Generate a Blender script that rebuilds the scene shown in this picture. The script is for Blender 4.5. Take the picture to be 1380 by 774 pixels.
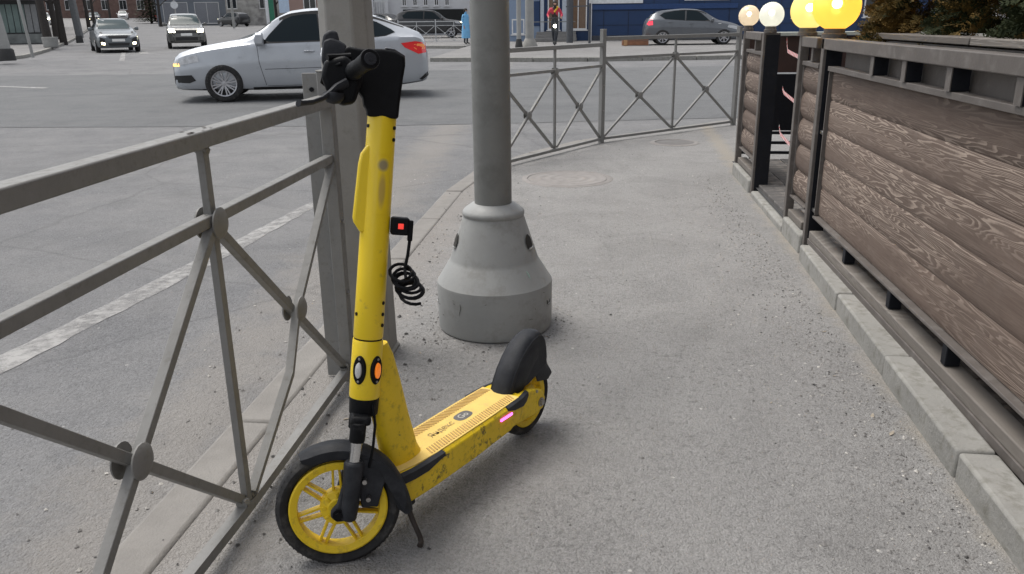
import bpy, bmesh, math, random
from mathutils import Vector, Matrix, Quaternion
from mathutils.bvhtree import BVHTree
random.seed(7)
R = math.radians
for o in list(bpy.data.objects): bpy.data.objects.remove(o)
S = bpy.context.scene
COL = S.collection

# ------------------------------------------------------------------ camera
cam = bpy.data.cameras.new('camera'); camo = bpy.data.objects.new('camera', cam); COL.objects.link(camo)
S.camera = camo
cam.sensor_width = 36; cam.lens = 36*1100/1380; cam.clip_end = 2000; cam.clip_start = .05
PITCH = math.atan(360/1100); YAW = R(6.31); ROLL = R(.7)
camo.matrix_world = (Matrix.Translation((0, 0, 1.3)) @ Matrix.Rotation(YAW, 4, 'Z') @ Matrix.Rotation(math.pi/2-PITCH, 4, 'X')
                     @ Matrix.Rotation(-ROLL, 4, 'Z'))
# ------------------------------------------------------------------ sky, sun, exposure
W = bpy.data.worlds.new('World'); S.world = W; W.use_nodes = True
nt = W.node_tree; bg = nt.nodes['Background']
sky = nt.nodes.new('ShaderNodeTexSky'); sky.sky_type = 'NISHITA'; sky.sun_disc = False
sky.sun_elevation = R(66); sky.sun_rotation = R(-60); sky.dust_density = 2; sky.air_density = 1.0; sky.altitude = 100
hs = nt.nodes.new('ShaderNodeHueSaturation'); hs.inputs['Saturation'].default_value = .22
nt.links.new(sky.outputs[0], hs.inputs['Color']); nt.links.new(hs.outputs[0], bg.inputs[0]); bg.inputs[1].default_value = .12
sl = bpy.data.lights.new('sun', 'SUN'); sl.energy = 1.5; sl.angle = R(34); sl.color = (1, .95, .88)
sun = bpy.data.objects.new('sun', sl); COL.objects.link(sun)
_az = R(-60); _el = R(66)
_d = Vector((math.sin(_az)*math.cos(_el), math.cos(_az)*math.cos(_el), math.sin(_el)))
sun.rotation_euler = _d.to_track_quat('Z', 'Y').to_euler()
S.view_settings.view_transform = 'Standard'; S.view_settings.look = 'None'; S.view_settings.exposure = .86; S.view_settings.gamma = 1
S.view_settings.use_curve_mapping = False

# ------------------------------------------------------------------ material helpers
def N(nt, t, **k):
    n = nt.nodes.new(t)
    for a, v in k.items(): setattr(n, a, v)
    return n
def ramp(nt, fac, stops):
    n = N(nt, 'ShaderNodeValToRGB'); e = n.color_ramp.elements
    while len(e) < len(stops): e.new(.5)
    for i, (p, c) in enumerate(stops):
        e[i].position = p; e[i].color = (*c, 1) if len(c) == 3 else c
    if fac is not None: nt.links.new(fac, n.inputs[0])
    return n.outputs[0]
def noise(nt, vec, sc, det=4, rough=.55, dist=0):
    n = N(nt, 'ShaderNodeTexNoise'); n.inputs['Scale'].default_value = sc; n.inputs['Detail'].default_value = det
    n.inputs['Roughness'].default_value = rough; n.inputs['Distortion'].default_value = dist
    if vec is not None: nt.links.new(vec, n.inputs['Vector'])
    return n.outputs[0]
def mix(nt, fac, a, b, mode='MIX'):
    n = N(nt, 'ShaderNodeMix', data_type='RGBA', blend_type=mode)
    for s, v in ((n.inputs[0], fac), (n.inputs[6], a), (n.inputs[7], b)):
        if isinstance(v, (int, float)): s.default_value = v
        elif isinstance(v, tuple): s.default_value = (*v, 1)
        else: nt.links.new(v, s)
    return n.outputs[2]
def math_(nt, op, a, b=None):
    n = N(nt, 'ShaderNodeMath', operation=op)
    for s, v in zip(n.inputs, (a, b)):
        if v is None: continue
        if isinstance(v, (int, float)): s.default_value = v
        else: nt.links.new(v, s)
    return n.outputs[0]
def bump(nt, bs, h, st, dist=.01):
    n = N(nt, 'ShaderNodeBump'); n.inputs['Strength'].default_value = st; n.inputs['Distance'].default_value = dist
    nt.links.new(h, n.inputs['Height'])
    nt.links.new(n.outputs[0], bs.inputs['Normal']); return n
def newmat(name):
    m = bpy.data.materials.new(name); m.use_nodes = True
    nt = m.node_tree; bs = nt.nodes['Principled BSDF']
    tc = N(nt, 'ShaderNodeTexCoord')
    return m, nt, bs, tc.outputs['Object']
MATS = {}
def P(name, c, rough=.5, metal=0, var=.12, vs=8, bmp=0, bs_=60, coat=0, emit=None, es=0, dirt=0, dirtc=(.22, .2, .18), spec=.5, dscale=14):
    """plain principled with mottled colour, fine relief and optional dust/wear"""
    if name in MATS: return MATS[name]
    m, nt, bs, co = newmat(name)
    n1 = noise(nt, co, vs, 5, .6)
    a = tuple(x*(1-var) for x in c); b = tuple(min(1, x*(1+var)) for x in c)
    col = ramp(nt, n1, [(.3, a), (.7, b)])
    if dirt:
        n2 = noise(nt, co, dscale, 8, .68)
        f = ramp(nt, n2, [(.62-dirt*.3, (0, 0, 0)), (.8-dirt*.2, (1, 1, 1))])
        col = mix(nt, f, col, dirtc)
        nt.links.new(ramp(nt, n2, [(.4, (rough,)*3), (.7, (min(1, rough+.25),)*3)]), bs.inputs['Roughness'])
    else: bs.inputs['Roughness'].default_value = rough
    if name.startswith('worn'):
        n3 = noise(nt, co, 30, 6, .75); n4 = noise(nt, co, 6, 3, .5)
        col = mix(nt, ramp(nt, math_(nt, 'ADD', math_(nt, 'MULTIPLY', n3, .75), math_(nt, 'MULTIPLY', n4, .35)), [(.64, (0, 0, 0)), (.70, (.85,)*3)]), col, (.045, .035, .022))
    nt.links.new(col, bs.inputs['Base Color'])
    bs.inputs['Metallic'].default_value = metal; bs.inputs['Coat Weight'].default_value = coat; bs.inputs['Coat Roughness'].default_value = .08
    bs.inputs['Specular IOR Level'].default_value = spec
    if emit: bs.inputs['Emission Color'].default_value = (*emit, 1); bs.inputs['Emission Strength'].default_value = es
    if bmp: bump(nt, bs, noise(nt, co, bs_, 4, .6), bmp, .004)
    MATS[name] = m; return m

def asphalt(name, c, dust, scale=1., cracks=.0, dustamt=.5, bands=(), specks=.5):
    m, nt, bs, co = newmat(name)
    big = noise(nt, co, .55*scale, 5, .6); mid = noise(nt, co, 3.2*scale, 6, .62, .4); fine = noise(nt, co, 120*scale, 3, .7)
    vor = N(nt, 'ShaderNodeTexVoronoi', feature='F1'); vor.inputs['Scale'].default_value = 170*scale; nt.links.new(co, vor.inputs['Vector'])
    agg = mix(nt, .5, ramp(nt, vor.outputs['Color'], [(.15, tuple(x*.62 for x in c)), (.75, tuple(min(1, x*1.4) for x in c))]), ramp(nt, fine, [(.3, tuple(x*.7 for x in c)), (.7, tuple(x*1.32 for x in c))]))
    df = math_(nt, 'ADD', math_(nt, 'MULTIPLY', big, .55), math_(nt, 'MULTIPLY', mid, .5))
    f = ramp(nt, df, [(.40, (0, 0, 0)), (.66, (dustamt,)*3)])
    col = mix(nt, f, agg, dust)
    st = noise(nt, co, 1.7*scale, 7, .7, .8)
    col = mix(nt, ramp(nt, st, [(.48, (0, 0, 0)), (.70, (.38, .38, .38))]), col, tuple(x*.55 for x in c))
    fl = noise(nt, co, 34*scale, 5, .75); patchy = ramp(nt, noise(nt, co, 1.9*scale, 5, .65), [(.38, (.25,)*3), (.62, (1, 1, 1))])
    col = mix(nt, math_(nt, 'MULTIPLY', ramp(nt, fl, [(.53, (0, 0, 0)), (.64, (.8*specks,)*3)]), patchy), col, tuple(x*.42 for x in c))
    fl2 = noise(nt, co, 52*scale, 4, .7)
    col = mix(nt, math_(nt, 'MULTIPLY', ramp(nt, fl2, [(.57, (0, 0, 0)), (.68, (.7*specks,)*3)]), patchy), col, tuple(min(1, x*1.75) for x in c))
    vv = N(nt, 'ShaderNodeTexVoronoi', feature='F1'); vv.inputs['Scale'].default_value = 9*scale; nt.links.new(co, vv.inputs['Vector'])
    col = mix(nt, ramp(nt, vv.outputs['Distance'], [(.035, (.75*specks,)*3), (.06, (0, 0, 0))]), col, (.62, .6, .56))
    if bands:   # sand drifted against kerbs: (x of the kerb, reach, colour, amount)
        sx = N(nt, 'ShaderNodeSeparateXYZ'); nt.links.new(co, sx.inputs[0])
        jit = math_(nt, 'MULTIPLY', math_(nt, 'SUBTRACT', noise(nt, co, 5, 7, .7), .5), 1.7)
        for bx, reach, bc, amt, skew in bands:
            dx = math_(nt, 'ABSOLUTE', math_(nt, 'SUBTRACT', math_(nt, 'ADD', sx.outputs[0], math_(nt, 'MULTIPLY', sx.outputs[1], skew)), bx))
            f = math_(nt, 'ADD', math_(nt, 'SUBTRACT', 1, math_(nt, 'DIVIDE', dx, reach)), jit)
            col = mix(nt, ramp(nt, f, [(.2, (0, 0, 0)), (.85, (amt,)*3)]), col, mix(nt, fine, tuple(x*.7 for x in bc), tuple(x*1.25 for x in bc)))
    hgt = math_(nt, 'ADD', math_(nt, 'MULTIPLY', vor.outputs['Distance'], -.6), math_(nt, 'ADD', math_(nt, 'MULTIPLY', fine, .6), math_(nt, 'ADD', math_(nt, 'MULTIPLY', mid, .9), math_(nt, 'MULTIPLY', math_(nt, 'ADD', math_(nt, 'SUBTRACT', 0, fl), fl2), 1.3))))
    if cracks:
        wv = N(nt, 'ShaderNodeTexVoronoi', feature='DISTANCE_TO_EDGE'); wv.inputs['Scale'].default_value = .55*scale
        wob = mix(nt, .13, co, N(nt, 'ShaderNodeTexNoise').outputs[1]); nt.links.new(wob, wv.inputs['Vector'])
        nn = [n for n in nt.nodes if n.type == 'TEX_NOISE'][-1]; nn.inputs['Scale'].default_value = 2.5; nn.inputs['Detail'].default_value = 8; nt.links.new(co, nn.inputs['Vector'])
        cr = ramp(nt, wv.outputs['Distance'], [(.0, (cracks,)*3), (.008, (0, 0, 0))])
        col = mix(nt, cr, col, tuple(x*.35 for x in c))
    nt.links.new(col, bs.inputs['Base Color']); bs.inputs['Roughness'].default_value = .88; bs.inputs['Specular IOR Level'].default_value = .3
    bump(nt, bs, hgt, .8, .008)
    return m

# ------------------------------------------------------------------ mesh helpers
class M:
    def __init__(s): s.v = []; s.f = []; s.mi = []; s.cur = 0
    def add(s, vs, fs):
        b = len(s.v); s.v += [tuple(v) for v in vs]; s.f += [tuple(i+b for i in f) for f in fs]; s.mi += [s.cur]*len(fs); return s
    def box(s, c, d, rot=None):
        x, y, z = (k/2 for k in d); vs = [Vector((a*x, b*y, e*z)) for a in (-1, 1) for b in (-1, 1) for e in (-1, 1)]
        if rot is not None: vs = [rot @ v for v in vs]
        c = Vector(c)
        return s.add([v+c for v in vs], [(0, 1, 3, 2), (4, 6, 7, 5), (0, 4, 5, 1), (2, 3, 7, 6), (0, 2, 6, 4), (1, 5, 7, 3)])
    def bar(s, p, q, w, h, up=(0, 0, 1)):
        p, q = Vector(p), Vector(q); d = (q-p); L = d.length; d /= L
        sd = d.cross(Vector(up))
        if sd.length < 1e-4: sd = d.cross(Vector((0, 1, 0)))
        sd.normalize(); u = sd.cross(d)
        return s.box((p+q)/2, (L, w, h), Matrix((d, sd, u)).transposed())
    def tube(s, pts, r, n=10, cap=True, sq=1.):
        pts = [Vector(p) for p in pts]; k = len(pts); rs = r if isinstance(r, (list, tuple)) else [r]*k
        t0 = (pts[1]-pts[0]).normalized(); nrm = t0.orthogonal().normalized(); rings = []
        for i in range(k):
            t = (pts[min(i+1, k-1)]-pts[max(i-1, 0)]).normalized()
            q = t0.rotation_difference(t); nrm = (q @ nrm); nrm = (nrm-t*nrm.dot(t)).normalized(); t0 = t; b = t.cross(nrm)
            rings.append([pts[i]+(nrm*math.cos(2*math.pi*j/n)+b*math.sin(2*math.pi*j/n)*sq)*rs[i] for j in range(n)])
        return s.loft(rings, cap)
    def loft(s, rings, cap=True, closed=True):
        n = len(rings[0]); vs = [p for r in rings for p in r]; fs = []
        for i in range(len(rings)-1):
            for j in range(n if closed else n-1):
                a = i*n+j; b = i*n+(j+1) % n; fs.append((a, b, b+n, a+n))
        if cap: fs.append(tuple(range(n))[::-1]); fs.append(tuple((len(rings)-1)*n+j for j in range(n)))
        return s.add(vs, fs)
    def lathe(s, prof, n=24, mat=None, a0=0, a1=2*math.pi):
        full = abs(a1-a0-2*math.pi) < 1e-6; k = n if full else n+1
        mat = mat or Matrix()
        rings = [[mat @ Vector((r*math.cos(a0+(a1-a0)*j/n), r*math.sin(a0+(a1-a0)*j/n), z)) for j in range(k)] for r, z in prof]
        return s.loft(rings, False, full)
    def prism(s, poly, y0, y1, f=lambda x, y, z: (x, y, z)):
        n = len(poly); vs = [f(x, y0, z) for x, z in poly]+[f(x, y1, z) for x, z in poly]
        fs = [tuple(range(n)), tuple(range(2*n-1, n-1, -1))]+[(i, i+n, (i+1) % n+n, (i+1) % n) for i in range(n)]
        return s.add(vs, fs)
    def mesh(s, name, mats, smooth=40):
        me = bpy.data.meshes.new(name); me.from_pydata(s.v, [], s.f)
        for m in (mats if isinstance(mats, (list, tuple)) else [mats]): me.materials.append(m)
        if any(s.mi): me.polygons.foreach_set('material_index', s.mi)
        bm = bmesh.new(); bm.from_mesh(me); bmesh.ops.recalc_face_normals(bm, faces=bm.faces); bm.to_mesh(me); bm.free()
        if smooth:
            me.polygons.foreach_set('use_smooth', [True]*len(me.polygons)); me.set_sharp_from_angle(angle=R(smooth))
        me.update(); return me
    def build(s, name, mats, parent=None, smooth=40, bevel=0, segs=2, loc=None, kind=None, label=None):
        o = bpy.data.objects.new(name, s.mesh(name, mats, smooth)); COL.objects.link(o)
        if parent: o.parent = parent
        if loc is not None: o.location = loc
        if bevel: bev(o, bevel, segs)
        if kind: o['kind'] = kind
        if label: o['label'] = label
        return o
def bev(o, w, segs=2, ang=35):
    m = o.modifiers.new('bevel', 'BEVEL'); m.width = w; m.segments = segs; m.limit_method = 'ANGLE'; m.angle_limit = R(ang); m.harden_normals = False
def tag(o, label, cat, group=None):
    o['label'] = label; o['category'] = cat
    if group: o['group'] = group
    return o
def thing(name, label, cat, loc=(0, 0, 0), rz=0, group=None):
    o = bpy.data.objects.new(name, None); COL.objects.link(o); o.empty_display_size = .1
    o.location = loc; o.rotation_euler = (0, 0, rz); return tag(o, label, cat, group)
def struct(o): o['kind'] = 'structure'; return o
def copy_tree(o, parent=None):
    c = o.copy(); COL.objects.link(c); c.parent = parent
    for ch in list(o.children): copy_tree(ch, c)
    return c
def inst(name, me, parent, loc=(0, 0, 0), rot=(0, 0, 0), scale=(1, 1, 1), bevel=0):
    o = bpy.data.objects.new(name, me); COL.objects.link(o); o.parent = parent; o.location = loc; o.rotation_euler = rot; o.scale = scale
    if bevel: bev(o, bevel)
    return o
def gz(x, y):
    d = math.hypot(x, y); return 8e-5*d*d if d < 150 else 1.8+.024*(d-150)
def lerp(a, b, t): return a+(b-a)*t
def resample(pts, n):
    pts = [Vector((*p, 0)) for p in pts]; ds = [0]
    for a, b in zip(pts, pts[1:]): ds.append(ds[-1]+(b-a).length)
    out = []
    for i in range(n):
        t = ds[-1]*i/(n-1); k = 0
        while k < len(pts)-2 and ds[k+1] < t: k += 1
        u = (t-ds[k])/max(1e-9, ds[k+1]-ds[k]); out.append(pts[k].lerp(pts[k+1], min(1, u)))
    return out
def strip(name, A, B, n, m, dz, mat, bowl=True, jag=0):
    A = [Vector((*p, 0)) for p in A] if n is None else resample(A, n); B = [Vector((*p, 0)) for p in B] if n is None else resample(B, n)
    mb = M(); rings = []
    for a, b in zip(A, B):
        row = []
        for j in range(m+1):
            p = a.lerp(b, j/m)
            if jag and j in (0, m): p += Vector((random.uniform(-jag, jag), random.uniform(-jag, jag), 0))
            row.append((p.x, p.y, (gz(p.x, p.y) if bowl else 0)+dz))
        rings.append(row)
    mb.loft(rings, False, False)
    return struct(mb.build(name, mat))

# ------------------------------------------------------------------ materials
asph_road = asphalt('road asphalt', (.152, .153, .158), (.25, .247, .243), .8, .25, .55, specks=.35, bands=((-1.22, .42, (.255, .238, .218), .6, .07),))
asph_dark = asphalt('newer road asphalt', (.122, .126, .130), (.2, .2, .2), .6, .0, .35, specks=.15)
asph_walk = asphalt('dusty footway asphalt', (.232, .227, .222), (.315, .308, .298), 1., .0, .6, specks=.8, bands=((1.07, .15, (.31, .28, .235), (.75), -.022), (-1.08, .35, (.27, .25, .23), .6, 0)))
sandy = asphalt('gutter sand', (.27, .25, .225), (.34, .32, .29), 1.3, 0, .8, specks=.6)
conc = P('kerb concrete', (.262, .256, .238), .9, var=.14, vs=5, bmp=.8, bs_=70, dirt=.42, dirtc=(.165, .158, .135), dscale=17)
conc_dusty = P('dusty kerb', (.225, .214, .20), .95, var=.1, vs=6, bmp=.7, bs_=120, dirt=.6, dirtc=(.20, .19, .178), dscale=10)
conc_dk = P('pole concrete', (.27, .262, .245), .85, var=.14, vs=7, bmp=.35, bs_=110, dirt=.25, dirtc=(.21, .205, .19))
concbase = P('painted concrete base', (.30, .305, .30), .5, var=.08, vs=6, bmp=.12, bs_=90, dirt=.3, dirtc=(.22, .215, .2), dscale=7)
polepaint = P('grey pole paint', (.195, .198, .19), .42, var=.12, vs=3, bmp=.12, bs_=70, dirt=.4, dirtc=(.145, .145, .138), dscale=5)
railpaint = P('grey railing paint', (.205, .203, .196), .5, var=.08, vs=10, bmp=.2, bs_=150, dirt=.22, dirtc=(.165, .158, .145), dscale=45, spec=.35)
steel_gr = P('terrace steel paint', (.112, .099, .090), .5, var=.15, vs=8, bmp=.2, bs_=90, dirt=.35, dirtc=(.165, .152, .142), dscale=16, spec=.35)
steel_dk_shade = P('terrace dark and shaded steel', (.010, .011, .015), .55, var=.15, vs=8, bmp=.15, bs_=90, dirt=.2, dirtc=(.025, .025, .027), spec=.2)  # dark steel, also used to paint shade on post and spacer sides
yellow = P('scooter yellow', (.88, .63, .010), .34, var=.04, vs=5, coat=.2, dirt=.06, dirtc=(.5, .35, .05), dscale=40, bmp=.05, bs_=120)
yellow_w = P('worn scooter yellow', (.82, .575, .014), .42, var=.07, vs=9, dirt=.30, dirtc=(.42, .29, .04), dscale=48, bmp=.2, bs_=120)
matyel = P('deck mat yellow', (.80, .57, .16), .75, var=.1, vs=20, dirt=.35, dirtc=(.62, .45, .18), dscale=40, bmp=.3, bs_=200)
matdark = P('deck mat worn ridge', (.50, .32, .11), .8, var=.2, vs=40)
black = P('black plastic', (.0045, .005, .0065), .45, spec=.16, var=.25, vs=20, bmp=.15, bs_=160, dirt=.1, dirtc=(.04, .04, .04))
blackg = P('black dusty plastic', (.020, .022, .027), .5, spec=.25, var=.25, vs=16, bmp=.2, bs_=140, dirt=.5, dirtc=(.05, .052, .058), dscale=9)
rubber = P('tyre rubber', (.016, .016, .017), .8, var=.3, vs=25, bmp=.3, bs_=120, dirt=.45, dirtc=(.075, .072, .068), dscale=24)
chrome = P('fork chrome', (.62, .62, .62), .22, 1, var=.05, vs=30)
metal = P('bare metal', (.35, .34, .33), .4, 1, var=.2, vs=30)
rustm = P('rusty dark metal', (.05, .04, .035), .7, .3, var=.35, vs=40, bmp=.3)

def wood_mat(name, dark, light):
    m, nt, bs, co = newmat(name)
    oi = N(nt, 'ShaderNodeObjectInfo'); cmb = N(nt, 'ShaderNodeCombineXYZ')
    nt.links.new(math_(nt, 'MULTIPLY', oi.outputs['Random'], 37), cmb.inputs[0]); nt.links.new(math_(nt, 'MULTIPLY', oi.outputs['Random'], 91), cmb.inputs[1])
    ad = N(nt, 'ShaderNodeVectorMath', operation='ADD'); nt.links.new(co, ad.inputs[0]); nt.links.new(cmb.outputs[0], ad.inputs[1])
    mp = N(nt, 'ShaderNodeMapping'); nt.links.new(ad.outputs[0], mp.inputs[0]); mp.inputs['Scale'].default_value = (.55, .6, 8.5)
    n1 = noise(nt, mp.outputs[0], 1.15, 3, .5, .35)
    wig = noise(nt, ad.outputs[0], 38, 3, .6)
    h = math_(nt, 'ADD', math_(nt, 'MULTIPLY', n1, 34), math_(nt, 'MULTIPLY', wig, .4))
    fr = math_(nt, 'FRACT', h)
    area = ramp(nt, noise(nt, mp.outputs[0], .8, 3, .5), [(.40, (.06,)*3), (.58, (1, 1, 1))])
    line = ramp(nt, fr, [(0, (0, 0, 0)), (.5, (.03, .03, .03)), (.74, (.8, .8, .8)), (.92, (1, 1, 1)), (1, (0, 0, 0))])
    msk = math_(nt, 'MULTIPLY', line, area)
    mp2 = N(nt, 'ShaderNodeMapping'); nt.links.new(ad.outputs[0], mp2.inputs[0]); mp2.inputs['Scale'].default_value = (6, 4, 160)
    fib = noise(nt, mp2.outputs[0], 1, 4, .6)
    base = mix(nt, noise(nt, ad.outputs[0], 3, 5, .6), tuple(x*.75 for x in dark), tuple(x*1.3 for x in dark))
    base = mix(nt, ramp(nt, fib, [(.35, (0, 0, 0)), (.7, (.4, .4, .4))]), base, tuple(lerp(a, b, .4) for a, b in zip(dark, light)))
    col = mix(nt, math_(nt, 'MULTIPLY', msk, .95), base, light)
    dst = ramp(nt, noise(nt, ad.outputs[0], 9, 7, .7), [(.5, (0, 0, 0)), (.75, (.22, .22, .22))])
    col = mix(nt, dst, col, (.2, .175, .16))
    tone = ramp(nt, oi.outputs['Random'], [(0, (.80, .76, .73)), (.5, (1.0, .96, .92)), (1, (1.16, 1.12, 1.08))])
    col = mix(nt, 1.0, col, tone, 'MULTIPLY')
    nt.links.new(col, bs.inputs['Base Color']); bs.inputs['Roughness'].default_value = .72; bs.inputs['Specular IOR Level'].default_value = .3
    bump(nt, bs, math_(nt, 'SUBTRACT', math_(nt, 'MULTIPLY', fib, .25), math_(nt, 'MULTIPLY', msk, .5)), .45, .003)
    return m
wood = wood_mat('stained wood siding', (.104, .077, .064), (.33, .275, .235))
woodgrey = wood_mat('weathered grey timber', (.135, .125, .115), (.20, .19, .178))

# ------------------------------------------------------------------ ground
mb = M(); rs = [0.01]+[1.5*1.115**i for i in range(52)]
mb.loft([[(r*math.cos(2*math.pi*j/120), r*math.sin(2*math.pi*j/120), gz(r, 0)-.03) for j in range(120)] for r in rs], False)
struct(mb.build('road', asph_road))
strip('crossing_road', [(-60, 9.2), (-20, 10.0), (-8, 10.45), (-2.4, 10.75), (6, 12.6), (40, 24)], [(-60, 17), (-20, 20.5), (-8, 22), (-2.4, 23), (6, 24.2), (40, 33)], 60, 16, -.026, asph_dark)
OUT = [(-1.09, -2), (-1.09, 3), (-1.09, 6.4), (-.98, 7.45), (-.60, 8.45), (-.1, 9.4), (.85, 10.38), (1.8, 11.3), (7, 16)]
INN = [(1.5, -2), (1.5, 3), (1.5, 6.4), (2.2, 7.45), (2.4, 7.8), (2.6, 8.1), (3, 8.5), (3.5, 9), (9, 14)]
def dens(L, k):
    o = []
    for a, b in zip(L, L[1:]): o += [(lerp(a[0], b[0], i/k), lerp(a[1], b[1], i/k)) for i in range(k)]
    return o+[L[-1]]
strip('sidewalk', dens(OUT, 12), dens(INN, 12), None, 30, .0, asph_walk, bowl=False)
# sand that gathers in the gutter and along the deck kerb
# kerb stones along the road edge
kerb = struct(bpy.data.objects.new('kerb', None)); COL.objects.link(kerb)
kl = [Vector((*p, 0)) for p in ([(-1.09, y) for y in (-.6, .4, 1.4, 2.4, 3.4, 4.4, 5.4, 6.35)]+[(-.99, 7.35), (-.62, 8.3), (-.13, 9.22), (.62, 9.98), (1.4, 10.76), (2.2, 11.56), (3.1, 12.4), (4.1, 13.3)])]
for i, (a, b) in enumerate(zip(kl, kl[1:])):
    d = (b-a).normalized(); sd = Vector((-d.y, d.x, 0)); m_ = M()
    a2, b2 = a+d*.005, b-d*.005
    m_.bar(a2+sd*.072+Vector((0, 0, -.062)), b2+sd*.072+Vector((0, 0, -.062)), .145, .14)
    o = m_.build('kerb_stone', conc_dusty, kerb, bevel=.015); o.location.z = random.uniform(-.004, .004); o.rotation_euler.z = 0
# painted edge line, worn
m, nt_, bs, co = newmat('worn road paint')
nz = noise(nt_, co, 14, 8, .75); nz2 = noise(nt_, co, 2.2, 4, .6)
pf = ramp(nt_, math_(nt_, 'ADD', math_(nt_, 'MULTIPLY', nz, .7), math_(nt_, 'MULTIPLY', nz2, .4)), [(.44, (0, 0, 0)), (.66, (1, 1, 1))])
nt_.links.new(mix(nt_, pf, (.30, .295, .29), (.39, .385, .375)), bs.inputs['Base Color']); nt_.links.new(ramp(nt_, math_(nt_, 'ADD', math_(nt_, 'MULTIPLY', nz, .75), math_(nt_, 'MULTIPLY', nz2, .35)), [(.36, (.15,)*3), (.62, (.8,)*3)]), bs.inputs['Alpha']); bs.inputs['Roughness'].default_value = .8
bump(nt_, bs, noise(nt_, co, 110, 3, .6), .4, .004); roadpaint = m
strip('edge_line', [(-2.42, -.5), (-2.38, 2.7), (-2.2, 4.6), (-2.12, 6.1)], [(-2.56, -.5), (-2.53, 2.7), (-2.34, 4.6), (-2.22, 6.1)], 60, 2, -.0268, roadpaint, jag=.008)
strip('crossing_marking', [(-30, 22.3), (-12, 16.9)], [(-30, 22.6), (-12, 17.15)], 20, 1, -.0225, roadpaint, jag=.03)
strip('lane_arrow', [(-19.6, 34.2), (-21.0, 36.6)], [(-19.3, 34.4), (-20.7, 36.8)], 12, 1, -.02, roadpaint)
strip('lane_line', [(-17.2, 28.6), (-22.0, 36.9)], [(-17.05, 28.7), (-21.85, 37)], 12, 1, -.02, roadpaint)
# ground across the junction
paving = asphalt('far pavement', (.195, .19, .187), (.25, .245, .24), .5, 0, .6, specks=.1)
strip('far_sidewalk', [(-5.6, 27.2), (-1.2, 26.6), (4, 27.4), (12, 29.5), (40, 39)], [(-7, 60), (-1, 60), (4, 60), (14, 60), (44, 60)], 40, 20, .085, paving)
strip('far_corner_sidewalk', [(-13.6, 39.5), (-8.8, 38.6), (-6.2, 37.8)], [(-19, 62), (-10, 62), (-6, 62)], 20, 16, .08, paving)
strip('street_sidewalk', [(-60, 19), (-34, 25.3), (-24.5, 27.2), (-22, 28.6), (-22.6, 31), (-25.5, 36.5), (-33, 49.6), (-59, 93.5), (-90, 145)], [(-62, 22), (-62, 27), (-62, 30), (-62, 33), (-62, 38), (-62, 44), (-64, 62), (-76, 104), (-105, 150)], None, 20, .09, paving)
for nm, pl, inn in (('far_kerb', [(-5.6, 27.2), (-1.2, 26.6), (4, 27.4), (12, 29.5), (26, 34.2)], 1), ('far_corner_kerb', [(-13.6, 39.5), (-8.8, 38.6), (-6.2, 37.8)], 1), ('street_kerb', [(-45, 22.6), (-34, 25.3), (-24.5, 27.2), (-22, 28.6), (-22.6, 31), (-25.5, 36.5), (-33, 49.6), (-59, 93.5)], -1)):
    e = struct(bpy.data.objects.new(nm, None)); COL.objects.link(e)
    L_ = sum(((Vector(b)-Vector(a)).length for a, b in zip(pl, pl[1:]))); pts = resample(pl, max(2, int(L_/1.6)))
    for a, b in zip(pts, pts[1:]):
        d = (b-a).normalized()*.008; a_ = Vector((a.x, a.y, gz(a.x, a.y)+.03))+d; b_ = Vector((b.x, b.y, gz(b.x, b.y)+.03))-d
        M().bar(a_, b_, .16, .15).build('kerb_stone', conc, e, bevel=.015, segs=1)
# grit: loose pebbles and crumbs
def grit(name, n, region, smin, smax, mat, z=.001):
    mb = M()
    for _ in range(n):
        x, y = region(); r = random.uniform(smin, smax)*random.uniform(.6, 1.3); k = random.choice((4, 5)); a0 = random.random()*6
        vs = [(x+r*math.cos(a0+6.283*j/k)*random.uniform(.7, 1.3), y+r*math.sin(a0+6.283*j/k)*random.uniform(.7, 1.2), z) for j in range(k)]
        t = (x+random.uniform(-.3, .3)*r, y+random.uniform(-.3, .3)*r, z+r*random.uniform(.5, 1.1))
        mb.add(vs+[t], [(j, (j+1) % k, k) for j in range(k)])
    o = mb.build(name, mat, smooth=0); o['kind'] = 'stuff'; return o
g_dark = P('dark grit', (.075, .072, .07), .9, var=.5, vs=9); g_lt = P('pale grit', (.44, .42, .39), .9, var=.3, vs=9); g_mid = P('grey grit', (.24, .23, .22), .9, var=.5, vs=9)
def rg_walk(): return random.uniform(-1.05, 1.05), 1.2+7.5*random.random()**1.5
def rg_deck():
    y = 1.2+6*random.random()**1.3; return 1.04-.005*y-abs(random.gauss(0, .16)), y
def rg_kerb():
    y = 1+6*random.random(); return -1.0+abs(random.gauss(0, .22))*(1 if random.random() < .75 else -1), y
def rg_road(): return -1.15-abs(random.gauss(0, .35)), 1.2+6.5*random.random()
grit('pebbles', 900, rg_walk, .002, .0055, g_mid); grit('pebbles', 130, rg_walk, .002, .006, g_dark); grit('pebbles', 60, rg_walk, .002, .006, g_lt)
grit('pebbles', 1500, rg_deck, .002, .0065, g_mid, .001); grit('pebbles', 260, rg_deck, .002, .007, g_lt, .001); grit('pebbles', 200, rg_deck, .002, .006, g_dark, .001)
grit('pebbles', 420, rg_kerb, .002, .006, g_mid, .003); grit('pebbles', 150, rg_kerb, .003, .009, g_dark, .003); grit('pebbles', 60, rg_kerb, .003, .008, g_lt, .003)
grit('pebbles', 260, rg_road, .002, .007, g_mid, -.027); grit('pebbles', 60, rg_road, .003, .008, g_lt, -.027)
def rg_base():
    a = random.uniform(0, 6.283); r = .27+abs(random.gauss(0, .06)); return -.455+r*math.cos(a), 3.42+r*math.sin(a)
grit('pebbles', 200, rg_base, .002, .006, g_mid); grit('pebbles', 60, rg_base, .002, .006, g_dark)
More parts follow.
